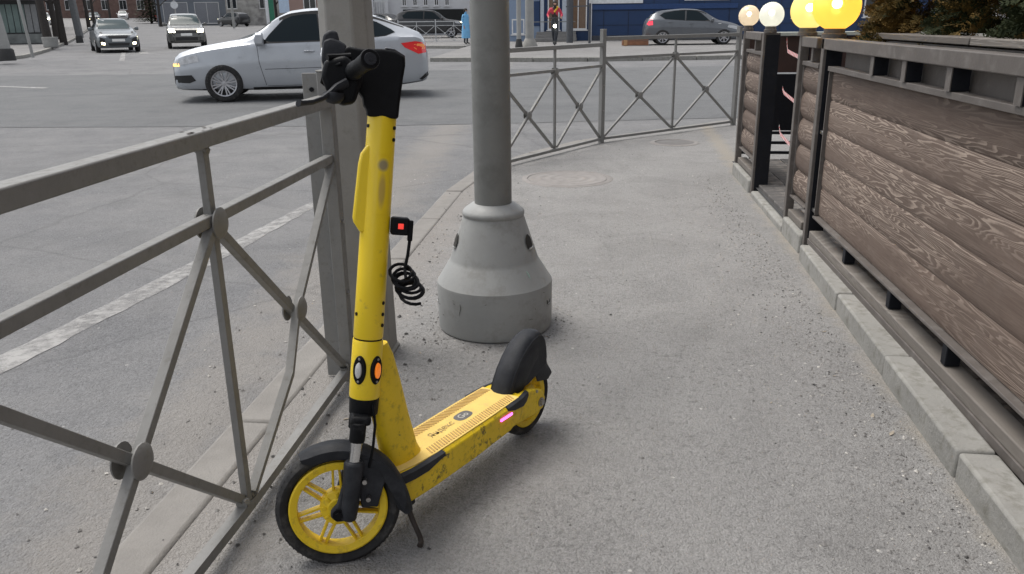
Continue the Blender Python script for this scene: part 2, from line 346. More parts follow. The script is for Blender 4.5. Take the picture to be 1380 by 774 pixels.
# dry leaves / litter flakes by the deck kerb
LEAFL = ['dry leaf by the terrace kerb, farthest from the camera', 'larger dry leaf by the terrace kerb, left one of a pair', 'larger dry leaf by the terrace kerb, right one of a pair', 'tiny dry leaf just beyond the pair by the terrace kerb', 'tiny dry leaf in the middle of the footway', 'dry leaf between the concrete pole and the scooter', 'dry leaf beside the railing foot behind the scooter', 'dry leaf on the roadside kerb under the railing']
leafm = P('dry leaf', (.34, .295, .235), .8, var=.3, vs=30)
for (x, y, s_, a) in ((.98, 3.42, .018, .4), (.94, 2.62, .03, 1.2), (.965, 2.5, .03, .9), (.90, 2.95, .012, .2), (.62, 2.7, .012, 1), (-.72, 3.05, .016, 2), (-.85, 2.45, .02, .5), (-1.0, 2.1, .02, 1.8)):
    m_ = M(); c, s2 = math.cos(a), math.sin(a); pts = [(-1, 0, .02), (-.5, .3, .2), (.3, .35, .12), (1, 0, .3), (.35, -.3, .1), (-.5, -.28, .16)]
    s_ *= .6; m_.add([(s_*(p*c-q*s2), s_*(p*s2+q*c), s_*r_+.002) for p, q, r_ in pts], [(0, 1, 5), (1, 2, 4, 5), (2, 3, 4)])
    m_.add([(s_*(p*c-q*s2), s_*(p*s2+q*c), s_*r_+.0005) for p, q, r_ in pts], [(0, 5, 1), (1, 5, 4, 2), (2, 4, 3)])
    tag(m_.build('dry_leaf', leafm, loc=(x, y, 0)), LEAFL.pop(0), 'leaf', 'dry leaves on the footway')
# manhole covers
iron = P('dusty cast iron', (.225, .21, .20), .9, 0, var=.12, vs=12, bmp=.5, bs_=60, dirt=.6, dirtc=(.26, .247, .235), dscale=7)
t = thing('manhole_cover', 'round dusty cast iron manhole cover with concentric rings behind the lamp post', 'manhole cover', (-.28, 6.95, 0))
M().lathe([(.39, .0005), (.385, .004), (.345, .006), (.342, .001)], 48).build('frame', iron, t)
M().lathe([(.338, .001), (.335, .006), (.30, .007), (.292, .0045), (.262, .0045), (.254, .007), (.222, .007), (.214, .0045), (.177, .0045), (.17, .007), (.132, .007), (.125, .0045), (.092, .0045), (.085, .007), (0.001, .007)], 48).build('lid', iron, t)
t = thing('manhole_cover', 'small sunken manhole cover below the far railing at the corner', 'manhole cover', (.80, 9.12, 0))
M().lathe([(.27, .001), (.26, .008), (.215, .009), (.21, .002)], 36).build('frame', iron, t)
M().lathe([(.205, .003), (.19, .008), (0.001, .008)], 36).build('lid', P('dark lid', (.15, .143, .138), .9), t)

# ------------------------------------------------------------------ steel railings
def dome(mb, c, n, r, h, seg=18):
    q = Vector((0, 0, 1)).rotation_difference(Vector(n)); mt = Matrix.Translation(c) @ q.to_matrix().to_4x4()
    mb.lathe([(0.0005, h), (r*.45, h*.93), (r*.8, h*.7), (r, h*.3), (r, 0), (0.0005, 0)], seg, mt)
def railing(label, loc, ang, L, post0=True, post1=True, ptop=1.14, zt=1.045, bent=False, thick=.05, zr=.822, dr=.039):
    t = thing('railing', label, 'railing', loc, ang, 'grey steel railings round the corner')
    g_ = .025
    M().bar((g_, 0, zt-.021), (L-g_, 0, zt-.021), .048, .04).build('top_rail', railpaint, t, bevel=.004)
    M().bar((g_, 0, zr), (L-g_, 0, zr), .03, .028).build('middle_rail', railpaint, t, bevel=.003)
    zb = .045
    if bent:
        M().tube([(g_, 0, zb+.03), (L*.25, .0, zb+.022), (L*.5, 0, zb), (L*.75, 0, zb), (L-g_, 0, zb)], .0205, 4).build('bottom_rail', railpaint, t, smooth=20)
    else: M().bar((g_, 0, zb), (L-g_, 0, zb), .03, .028).build('bottom_rail', railpaint, t, bevel=.003)
    M().bar((L/2, 0, zb+.014), (L/2, 0, zt-.04), .027, .02, (0, 1, 0)).build('upright', railpaint, t, bevel=.002)
    for i, (a, b) in enumerate((((g_, zr-.02), (L/2-.02, zb+.03)), ((g_, zb+.02), (L/2-.02, zr-.02)), ((L/2+.02, zr-.02), (L-g_, zb+.02)), ((L/2+.02, zb+.03), (L-g_, zr-.02)))):
        y = .008 if i in (0, 2) else -.008
        if bent and i == 3:
            M().tube([(a[0], y, a[1]), (lerp(a[0], b[0], .3)+.025, y-.02, lerp(a[1], b[1], .3)), (lerp(a[0], b[0], .5), y, lerp(a[1], b[1], .5)), (b[0], y, b[1])], .0165, 4).build('diagonal', railpaint, t, smooth=15)
        else: M().bar((a[0], y, a[1]), (b[0], y, b[1]), .024, .024, (0, 1, 0)).build('diagonal', railpaint, t, bevel=.002)
    for x, z in ((L/4, (zr+zb)/2+.005), (L*.75, (zr+zb)/2+.005), (L/2, zr-.01)):
        for s_ in (1, -1):
            m_ = M(); dome(m_, (x, s_*.0205, z), (0, s_, 0), dr, .013); m_.build('disc', railpaint, t)
    if bent:   # lumpy weld beads where the bars meet
        for x, z in ((L/2-.025, zb+.022), (L/2+.025, zb+.022), (L/2, zt-.046), (L/2-.018, zr+.0), (L/2+.018, zr), (.04, zr-.025), (L-.04, zr-.025), (L-.04, zb+.02), (.04, zb+.03)):
            M().tube([(x+random.uniform(-.004, .004)+(k-2)*.006, .0, z+random.uniform(-.003, .003)) for k in range(5)], [random.uniform(.014, .0175) for k in range(5)], 8).build('weld', railpaint, t)
    for on, x in ((post0, 0), (post1, L)):
        if on: 
            m_ = M(); m_.box((x, 0, ptop/2), (thick, thick, ptop)); m_.box((x, 0, ptop+.003), (thick+.004, thick+.004, .006)); po = m_.build('post', railpaint, t, bevel=.004)
            for z in (.35, .62): 
                m2 = M(); m2.tube([(x-.002, -thick/2-.008, z), (x-.002, -thick/2, z)], .008, 6); m2.build('bolt', metal, po)
    return t
rl = railing('steel railing with crossed bars and round discs in front, beside the yellow scooter', (-.94, .92, 0), R(90), 1.86, bent=True, thick=.045, zt=1.064, zr=.848)
railing('grey railing panel with crossed bars directly behind the lamp post', (-.93, 7.42, 0), math.atan2(9.1-7.42, .93), math.hypot(.93, 1.68), ptop=1.19, post1=False, zt=1.06)
railing('grey railing panel in front of the parked hatchback, reaching the terrace', (0, 9.1, 0), math.atan2(1.62, 1.66), math.hypot(1.66, 1.62), ptop=1.19, zt=1.12, zr=.9)
tr_ = [c for c in rl.children if c.name.startswith('top_rail')][0]
for k in range(9):
    m_ = M(); x_, y_ = .93+random.gauss(0, .05), random.uniform(-.02, .02); n_ = 7; r_ = random.uniform(.003, .008)
    m_.add([(x_+r_*1.6*math.cos(6.283*j/n_)*random.uniform(.6, 1.2), y_+r_*math.sin(6.283*j/n_)*random.uniform(.6, 1.2), 1.0647) for j in range(n_)], [tuple(range(n_))]); m_.build('paint_chip', rustm, tr_, smooth=0)
# loose plate bolted on the near post
m_ = M(); m_.box((-1.0, 2.80, .57), (.055, .008, 1.13)); 
o = m_.build('post_plate', railpaint, rl, bevel=.002); o.matrix_parent_inverse = (Matrix.Translation(rl.location) @ Matrix.Rotation(R(90), 4, 'Z')).inverted()
m_ = M(); m_.tube([(-.995, 2.79, 1.08), (-.995, 2.80, 1.08)], .008, 8); o2 = m_.build('bolt_hole', black, rl); o2.matrix_parent_inverse = o.matrix_parent_inverse.copy()

# ------------------------------------------------------------------ lamp post with flared base
t = thing('lamp_post', 'round grey steel lamp post with flared concrete base, standing behind the scooter', 'lamp post', (-.455, 3.42, 0))
prof = [(.0005, 0), (.240, 0), (.249, .006), (.252, .02), (.2545, .203), (.2525, .214), (.246, .223), (.1975, .303), (.1925, .310), (.1895, .320), (.133, .494), (.130, .500), (.130, .506)]
base = M().lathe(prof, 64).build('base', concbase, t, smooth=22)
M().lathe([(.128, .500), (.134, .507), (.134, .518), (.128, .528), (.095, .552), (.08, .556)], 64).build('collar', concbase, t, smooth=50)
M().lathe([(.080, .54), (.0795, 1.2), (.076, 3), (.066, 8.5), (.0005, 8.5)], 40).build('pole', polepaint, t)
hole = P('lifting socket', (.03, .028, .025), .9, var=.3)
for k, (a, z, r_, tilt) in enumerate([(a, .155, .247, 0) for a in (-165, -15, 75, 105)]+[(a, .40, .1625, .31) for a in (-160, -20, 70, 110)]):
    a = R(a); m_ = M()
    cvs = [(r_*math.cos(a+u*(.027/r_)*wf), r_*math.sin(a+u*(.027/r_)*wf), z+v) for v, wf in ((-.030, .45), (-.026, .85), (0, 1), (.015, .8), (.03, .25)) for u in (-1, -.4, .4, 1)]
    cvs = [(x*(1+.0065/r_-(z_-z)*tilt/r_), y*(1+.0065/r_-(z_-z)*tilt/r_), z_) for x, y, z_ in cvs]
    m_.add(cvs, [(i*4+j, i*4+j+1, i*4+j+5, i*4+j+4) for i in range(4) for j in range(3)]); m_.build('socket', hole, base, smooth=0)
    m_ = M(); rim = [Vector(cvs[i]) for i in (0, 1, 2, 3, 7, 11, 15, 19, 18, 17, 16, 12, 8, 4)]
    m_.tube([p*1.0 for p in rim[0:5]], .004, 6); m_.build('socket_lip', concbase, base)

scr = P('dark scratch', (.09, .088, .085), .8); grn = P('pale green scuff', (.36, .50, .44), .6)
def cyl(a, r_, z): return (r_*math.cos(R(a)), r_*math.sin(R(a)), z)
M().tube([cyl(-118, .2545, .165), cyl(-117.2, .2546, .148), cyl(-118.6, .2545, .128), cyl(-119.5, .2544, .11)], [.0006, .0016, .0013, .0005], 5).build('scratch', scr, base)
M().tube([cyl(-42, .207, .292), cyl(-41, .216, .277), cyl(-40.5, .2255, .261)], [.001, .003, .001], 6).build('scuff', grn, base)
for k in range(14):
    a = random.uniform(-165, -15); z = random.uniform(.03, .19); l = random.uniform(.004, .02)
    M().tube([cyl(a, .2543, z), cyl(a+random.uniform(-3, 3), .2543, z+l*.3)], [.0008, .0012], 5).build('scratch', scr if k % 3 else concbase, base)
# ------------------------------------------------------------------ concrete pole behind the near railing post
t = thing('utility_pole', 'octagonal concrete pole behind the scooter handlebar at the railing end', 'pole', (-.940, 3.07, 0))
def octa(w, d, ch, z): return [(w-ch, -d, z), (w, -d+ch, z), (w, d-ch, z), (w-ch, d, z), (-w+ch, d, z), (-w, d-ch, z), (-w, -d+ch, z), (-w+ch, -d, z)]
m_ = M(); m_.loft([octa(w_, w_, w_*.46, z) for z, w_ in ((0, .106), (.3, .102), (.6, .0985), (1, .0935), (1.5, .0865), (2, .082), (4, .075), (9, .06))])
m_.build('shaft', conc_dk, t, smooth=20, bevel=.006)
m_ = M(); m_.loft([octa(.118, .118, .055, 0), octa(.112, .112, .053, .02)]); m_.build('footing', conc_dk, t, bevel=.01)

# ------------------------------------------------------------------ terrace with wooden fence
XF = 1.16   # front plane of the terrace steel frame
tf = struct(M().add([(1.19, -1, .052), (5, -1, .052), (5, 7.6, .052), (1.19, 7.6, .052)], [(0, 1, 2, 3)]).build('terrace_floor', P('dark paver bed', (.05, .05, .05), .95)))
pav = P('terrace paver', (.085, .08, .077), .85, var=.25, vs=6, bmp=.3, bs_=70, dirt=.4)
pm = M().box((0, 0, 0), (.195, .195, .04)).mesh('paver', pav)
for i in range(5):
    for j in range(32): inst('paver', pm, tf, (1.31+i*.2+random.uniform(-.002, .002), 1.3+j*.2, .0565+random.uniform(-.002, .002)), bevel=.004)
dk = struct(bpy.data.objects.new('terrace_kerb', None)); COL.objects.link(dk)
ys = [.2, .75, 1.48, 2.235, 2.96, 3.70, 4.56]
for a, b in zip(ys, ys[1:]):
    ym = (a+b)/2; m_ = M(); m_.box((0, 0, .02), (.11, b-a-.008, .14)); o = m_.build('kerb_stone', conc, dk, bevel=.010); o.location = (1.105+.026*(ym-2)+random.uniform(-.003, .003), ym, random.uniform(-.004, .003)); o.rotation_euler.z = -.026+random.uniform(-.004, .004)
for a, b, zt in ((4.68, 5.16, .11), (5.18, 5.8, .045), (5.8, 6.3, .042), (6.42, 7.25, .10)):
    m_ = M(); m_.box((1.208, (a+b)/2, zt-.07), (.13, b-a-.008, .14)); m_.build('kerb_stone', conc, dk, bevel=.014)
m_ = M(); m_.box((1.26, 5.74, .03), (.09, 1.1, .02)); struct(m_.build('threshold', woodgrey))

PLH = .1565
def plank_mesh(L, d=.0055, ex=8):
    # log-siding board: bulged face towards -x, length along local x... (object x = length, z = height, y = depth)
    prof = []
    for k in range(13):
        u = -1+2*k/12; prof.append((d*(1-abs(u)**ex), u*(PLH/2-.0008)))
    m_ = M(); n = len(prof); segs = max(2, int(L/.3)); rings = []
    for i in range(segs+1):
        x = -L/2+L*i/segs; rings.append([(x, y, z) for y, z in prof]+[(x, -.012, PLH/2-.0015), (x, -.012, -PLH/2+.0015)])
    m_.loft(rings); return m_.mesh('plank', wood, 50)
def post(parent, y, top, w=.10, d=.105):
    m_ = M(); m_.box((XF+w/2, y+d/2-.05, top/2), (w, .04 if False else d, top)); return m_.build('post', steel_gr, parent, bevel=.004)
def fence_panel(label, y0, y1, zb=.235, zt=1.05, planks=5, grp='wooden terrace fence panels', pz=None):
    """rounded boards in a thin steel frame, facing -x, between y0 (near) and y1 (far)"""
    t = thing('terrace_fence', label, 'fence', (XF, (y0+y1)/2, 0), 0, grp)
    L = y1-y0; xo = .03
    for nm, z in (('frame_top', zt), ('frame_bottom', zb)):
        M().box((xo+.012, 0, z-.012 if nm == 'frame_top' else z+.006), (.05, L+.02, .024 if nm == 'frame_top' else .012)).build(nm, steel_gr, t, bevel=.002)
    for s_ in (-1, 1):
        M().box((xo+.016, s_*(L/2+.006), (zt+zb)/2), (.042, .012, zt-zb-.03)).build('frame_side', steel_gr, t, bevel=.002)
    pm = plank_mesh(L-.006) if L > 2 else plank_mesh(L-.006, .022, 3)
    for k in range(planks):
        inst('plank', pm, t, (xo+.02, 0, zb+.014+PLH*(k+.5)), (0, 0, R(90)))
    return t
# long panel
Y0, Y1 = .9, 4.575
t = fence_panel('long terrace fence of rounded brown wooden boards along the footway', Y0, Y1)
def rel(t, p): return (p[0]-t.location.x, p[1]-t.location.y, p[2])
def pbox(t, name, c, d, mat, bevel=.003, lab=None): return M().box(rel(t, c), d).build(name, mat, t, bevel=bevel, label=lab)
pbox(t, 'top_rail', (XF+.035, (Y0+4.69)/2, 1.160), (.07, 4.69-Y0, .056), steel_gr, .004)
pbox(t, 'back_plate', (XF+.088, (Y0+4.55)/2, 1.085), (.006, 4.5-Y0, .09), steel_gr)
for y in (3.84, 3.44, 3.0, 2.5, 2.0, 1.5): pbox(t, 'spacer', (XF+.045, y, 1.0905), (.06, .04, .079), steel_dk_shade)  # near-black colour paints the shade on the camera-side faces
for y in (3.84, 3.44, 3.0, 2.5, 2.0, 1.5): pbox(t, 'lit_spacer_face', (XF+.0115, y, 1.0905), (.004, .044, .079), steel_gr, 0)  # paler plates paint the lit fronts of the same tubes
pbox(t, 'lower_rail', (XF+.05, (Y0+4.6)/2, .135), (.075, 4.6-Y0, .045), woodgrey, .005)
pbox(t, 'lower_angle', (XF+.012, (Y0+4.6)/2, .098), (.012, 4.6-Y0, .032), steel_gr, .002)
for y in (3.95, 3.3, 2.72, 2.1, 1.5):
    pbox(t, 'foot_spacer', (XF+.045, y, .198), (.05, .04, .074), steel_dk_shade)  # dark colour again paints the shaded near faces
for y in (3.3, 1.9): pbox(t, 'foot', (XF+.05, y, .085), (.05, .04, .05), steel_dk_shade)
pd = pbox(t, 'post', (XF+.05, 4.67, .595), (.10, .05, 1.19), steel_gr, .004)
pbox(t, 'shaded_post_side', (XF+.058, 4.643, .60), (.082, .003, 1.15), steel_dk_shade, 0, lab='side of the post with shade painted on')  # dark sheet paints the shade on the post's near side
for z, w_ in ((.52, .03), (.70, .03)): pbox(t, 'bracket', (XF+.045, 4.62, z-.25 if z < .6 else z), (.04, .05, .02), metal)
# short panels by the gate
for (ya, yb, lab, yp) in ((4.80, 5.16, 'short wooden fence panel between two lamp posts on the near side of the gate', 5.20), (6.47, 7.18, 'short wooden fence panel beyond the gate at the far end of the terrace', 7.25)):
    t = fence_panel(lab, ya, yb, .235, 1.05)
    pbox(t, 'top_rail', (XF+.035, (ya+yb)/2, 1.160), (.07, yb-ya-.005, .056), steel_gr, .004)
    pbox(t, 'lower_rail', (XF+.05, (ya+yb)/2, .135), (.075, yb-ya, .045), woodgrey, .005)
    ymid = (ya+yb)/2
    pbox(t, 'spacer', (XF+.05, ymid, 1.0905), (.055, .04, .079), steel_gr)
    pbox(t, 'post', (XF+.025, yp, .595), (.05, .05, 1.19), steel_gr, .004)
    if yp > 7:
        pbox(t, 'post', (XF+.06, 6.40, .595), (.12, .06, 1.19), steel_gr, .004)
        pbox(t, 'shaded_post_side', (XF+.068, 6.368, .60), (.102, .003, 1.15), steel_dk_shade, 0, lab='side of the post with shade painted on')  # same painted shade on the far gate post
# fence that closes the far end of the terrace, seen through the gate
t = thing('terrace_fence', 'dark end fence with pale ledge seen through the terrace gate', 'fence', (1.3, 7.75, 0), 0)
brown = P('dark brown panel', (.045, .022, .018), .5, var=.2)
M().box((.95, 0, 1.155), (2.0, .12, .03)).build('ledge', P('pale ledge paint', (.5, .53, .48), .5), t, bevel=.003)
M().box((.95, .02, .98), (1.96, .03, .31)).build('upper_panel', brown, t)
M().box((.95, .02, .56), (1.96, .03, .5)).build('void_panel', steel_dk_shade, t)  # dark board painted in for the black void under the upper panel
for z in (.29, .2, .11): M().box((.95, 0, z), (1.96, .03, .025)).build('rail', steel_dk_shade, t)
for x in (.08, .5, .95, 1.4): M().box((x, -.01, .56), (.03, .03, 1.1)).build('upright', steel_dk_shade, t)
# striped barrier tape ends tied to the gate post
m, nt_, bs, co = newmat('red and white tape')
wv = N(nt_, 'ShaderNodeTexWave'); wv.bands_direction = 'DIAGONAL'; wv.inputs['Scale'].default_value = 13; nt_.links.new(co, wv.inputs['Vector'])
nt_.links.new(ramp(nt_, wv.outputs[0], [(.48, (.75, .72, .7)), (.52, (.62, .035, .04))]), bs.inputs['Base Color']); bs.inputs['Roughness'].default_value = .35; tapem = m
for i, (z, dz) in enumerate(((1.065, .07), (.80, .02), (.53, .04))):
    m_ = M(); pts = [(-.035, -.012, 0), (-.025, .12, .004), (-.02, .28, .012), (-.015, .44, .022), (-.01, .50, .024+dz*.5), (-.008, .53, .026+dz)]
    w_ = .012; rings = [[(x, y-.0015, z_-w_), (x, y+.0015, z_-w_+.004), (x, y+.0015, z_+w_), (x, y-.0015, z_+w_-.004)] for x, y, z_ in pts]
    m_.loft(rings); o = m_.build('barrier_tape', tapem, loc=(XF+.05, 5.245, z))
    tag(o, 'torn end of red and white barrier tape, %s of three on the gate post' % ('highest', 'middle one', 'lowest')[i], 'tape', 'barrier tape on the gate post')
# gate bar
# planter box with thuja behind the long fence
t = thing('planter_box', 'long grey planter box with board rim behind the wooden fence', 'planter', (1.55, 2.75, .0))
for a, b in ((.9, 3.27), (3.28, 4.62)):
    M().box((-.155, (a+b)/2-2.75, 1.205), (.13, b-a, .028)).build('rim_board', woodgrey, t, bevel=.004)
M().box((-.19, 0, .65), (.03, 3.7, 1.07)).build('front_panel', steel_gr, t); M().box((.35, 0, 1.15), (.9, 3.7, .02)).build('soil', P('dark soil', (.02, .016, .012), .95, bmp=.8, bs_=30), t)
for i in range(3): M().box((-.085, (i-1)*1.23, 1.213), (.012, 1.2, .03)).build('liner_edge', P('torn liner edge', (.35, .34, .32), .8, var=.5, vs=30), t)

def leaf_mat(name, a, b, c):
    m, nt, bs, co = newmat(name); n1 = noise(nt, co, 5, 4); n2 = noise(nt, co, 60, 3)
    col = mix(nt, ramp(nt, n1, [(.35, (0, 0, 0)), (.65, (1, 1, 1))]), a, b); col = mix(nt, ramp(nt, n2, [(.5, (0, 0, 0)), (.7, (.7, .7, .7))]), col, c)
    nt.links.new(col, bs.inputs['Base Color']); bs.inputs['Roughness'].default_value = .7; bs.inputs['Specular IOR Level'].default_value = .15
    return m
lf_g = leaf_mat('thuja green', (.010, .015, .006), (.026, .034, .013), (.07, .078, .036))
lf_b_lit = leaf_mat('thuja browned and lamplit', (.15, .085, .022), (.05, .043, .015), (.30, .185, .05))  # dried brown leaves, with warm lamp light painted into the orange
bark = P('bark', (.038, .033, .030), .9, var=.3, vs=20, bmp=.8, bs_=40)
def spray(mb, p, d, size):
    """flat fan of scale-leaf twigs"""
    d = d.normalized(); n = d.cross(Vector((random.gauss(0, 1), random.gauss(0, 1), random.gauss(0, 1)))).normalized(); sd = d.cross(n)
    def twig(a, b, w):
        t_ = (b-a); s_ = t_.cross(n).normalized()*w; mid = a.lerp(b, .55)+n*w*.5
        mb.add([a-s_*.5, mid-s_, b, mid+s_, a+s_*.5], [(0, 1, 3, 4), (1, 2, 3)])
    k = 7; q = p
    for i in range(k):
        q2 = q+(d+n*random.uniform(-.2, .12)-Vector((0, 0, .07*i/k))).normalized()*size/k
        twig(q, q2, size*.022)
        L = size*(.52-.42*i/k)
        for s_ in (-1, 1):
            dd = (d*.75+sd*s_*random.uniform(.55, .95)+n*random.uniform(-.25, .25)).normalized(); e = q2+dd*L*random.uniform(.7, 1.1)
            twig(q2, e, size*.026)
            if L > size*.2:
                for f_ in (.4, .7):
                    b_ = q2.lerp(e, f_)
                    for s2 in (-1, 1):
                        twig(b_, b_+(dd*.75+(sd*s_*s2*.35+d*(.2-.35*s2))).normalized()*L*.36, size*.02)
        q = q2
def thuja(label, y, mats, seed, x=1.78, n=1400, rx=.36, ry=.42):
    random.seed(seed); t = thing('thuja_shrub', label, 'shrub', (x, y, 1.15), 0, 'thuja shrubs in the planter')
    mb = M()
    for i in range(n):
        hz = random.random()**2.6*1.25; a = random.gauss(math.pi, 1.05); w_ = (1-.45*hz/1.3)*random.uniform(.62, 1.05)
        p = Vector((rx*math.cos(a)*w_, ry*math.sin(a)*w_, .04+hz)); d = Vector((math.cos(a)*1.0, math.sin(a)*1.0, random.uniform(-.55, .55)))
        mb.cur = 0 if random.random() < mats[2] else 1
        spray(mb, p-d*.05, d, random.uniform(.07, .13))
    mb.build('foliage', mats[:2], t, smooth=0)
    m_ = M(); m_.tube([(0, 0, 0), (.02, 0, .4), (-.01, .02, .9), (0, 0, 1.3)], [.05, .04, .025, .008], 8)
    for i in range(26):
        a = random.uniform(0, 6.283); z = random.uniform(.05, 1.1); L = .3*(1-z/1.6); m_.tube([(0, 0, z), (L*.5*math.cos(a), L*.5*math.sin(a), z+.06), (L*math.cos(a), L*math.sin(a), z+.09)], [.012, .008, .003], 5)
    m_.build('trunk', bark, t); random.seed(seed+99)
thuja('browned thuja shrub next to the large lit globe lamp, its glow painted into the leaves', 4.42, (lf_b_lit, lf_g, .88), 1, x=1.70, ry=.36)
thuja('half brown thuja shrub second from the globe lamp, lamp glow painted into its brown leaves', 3.78, (lf_b_lit, lf_g, .45), 2)
thuja('dark green thuja shrub third from the globe lamp', 3.12, (lf_g, lf_b_lit, .93), 3)
thuja('dark green thuja shrub at the right edge of the picture', 2.52, (lf_g, lf_b_lit, .97), 4, n=420)
thuja('dark green thuja shrub nearest the camera, mostly cut off on the right', 1.9, (lf_g, lf_b_lit, .97), 5, n=200)

# ------------------------------------------------------------------ globe lamps (lit)
def globe_lamp(label, x, y, z, r, col, glass, watt):
    t = thing('globe_lamp', label, 'lamp', (x, y, z), 0, 'lit globe lamps on the terrace posts')
    M().lathe([(.0005, 0), (r*.52, 0), (r*.52, .02), (r*.44, .024), (r*.44, .045), (r*.40, .05), (.0005, .05)], 28).build('collar', steel_gr, t)
    m, nt, bs, co = newmat('opal globe %s' % label[:12]); nt.nodes.remove(bs)
    out = nt.nodes['Material Output']; tr = N(nt, 'ShaderNodeBsdfTranslucent'); rf = N(nt, 'ShaderNodeBsdfRefraction'); gl = N(nt, 'ShaderNodeBsdfGlossy'); df = N(nt, 'ShaderNodeBsdfDiffuse')
    tr.inputs[0].default_value = (*glass, 1); rf.inputs[0].default_value = (*[c**.35 for c in glass], 1); rf.inputs['IOR'].default_value = 1.01; rf.inputs['Roughness'].default_value = .5
    df.inputs[0].default_value = (*[c*.85 for c in glass], 1); gl.inputs['Roughness'].default_value = .15
    m1 = N(nt, 'ShaderNodeMixShader'); m1.inputs[0].default_value = .42; m2 = N(nt, 'ShaderNodeMixShader'); m2.inputs[0].default_value = .22; m3 = N(nt, 'ShaderNodeMixShader'); m3.inputs[0].default_value = .05
    nt.links.new(tr.outputs[0], m1.inputs[1]); nt.links.new(rf.outputs[0], m1.inputs[2]); nt.links.new(m1.outputs[0], m2.inputs[1]); nt.links.new(df.outputs[0], m2.inputs[2])
    nt.links.new(m2.outputs[0], m3.inputs[1]); nt.links.new(gl.outputs[0], m3.inputs[2]); nt.links.new(m3.outputs[0], out.inputs[0])
    prof = [(r*math.sin(a), r*1.0-r*math.cos(a)+.035) for a in [R(24)+(math.pi-R(24))*k/26 for k in range(27)]]; prof[-1] = (.0003, prof[-1][1])
    M().lathe(prof, 48).build('globe', m, t)
    l = bpy.data.lights.new('bulb', 'POINT'); l.energy = watt; l.color = col; l.shadow_soft_size = r*.22
    lo = bpy.data.objects.new('bulb', l); COL.objects.link(lo); lo.parent = t; lo.location = (0, 0, r+.05)
    return t
globe_lamp('large amber lit globe lamp, nearest of four, beside the thuja', XF+.06, 4.70, 1.19, .122, (1, .70, .20), (.93, .66, .22), .80)
globe_lamp('pale yellow lit globe lamp partly behind the large amber one', XF+.04, 5.21, 1.19, .108, (1, .84, .42), (.93, .82, .42), .42)
globe_lamp('white lit globe lamp on the far gate post', XF+.05, 6.40, 1.19, .088, (1, .97, .85), (.92, .92, .84), .17)
globe_lamp('cream lit globe lamp, farthest of four on the terrace', XF+.03, 7.25, 1.19, .084, (1, .84, .60), (.93, .84, .70), .13)

def text_mesh(name, body, size, mat, parent, loc, rot, ext=.0003):
    tx = bpy.data.curves.new(name, 'FONT'); tx.body = body; tx.size = size; tx.align_x = 'CENTER'; tx.align_y = 'CENTER'; tx.extrude = ext; tx.resolution_u = 3
    o = bpy.data.objects.new(name, tx); COL.objects.link(o); bpy.context.view_layer.update()
    me = bpy.data.meshes.new_from_object(o.evaluated_get(bpy.context.evaluated_depsgraph_get())); bpy.data.objects.remove(o)
    me.materials.clear(); me.materials.append(mat); o = bpy.data.objects.new(name, me); COL.objects.link(o); o.parent = parent; o.location = loc; o.rotation_euler = rot; return o
# ------------------------------------------------------------------ kick scooter (x forward, y left, z up; origin under the rear axle)
sc = thing('kick_scooter', 'yellow rental electric scooter with black fenders parked against the railing', 'scooter', (-.219, 2.438, .004), R(-118))
AX0 = Vector((.742, 0, .417)); AXD = Vector((-.181, 0, .9835)).normalized(); AXF = Vector((.9835, 0, .181)).normalized()
STEER = Quaternion(AXD, R(-44))
def st(u, y, s):           # steering-frame point: u forward of the axis, y left, s along the axis above the collar bottom
    return AX0+STEER @ (AXF*u+Vector((0, y, 0))+AXD*s)
def stm(): # matrix of the steering frame (x=u, y=left, z=s)
    m = Matrix((STEER @ AXF, STEER @ Vector((0, 1, 0)), STEER @ AXD)).transposed().to_4x4(); m.translation = AX0; return m
SM = stm()
WU, WS, WR = .047, -.286, .154     # front wheel centre in the steering frame, radius
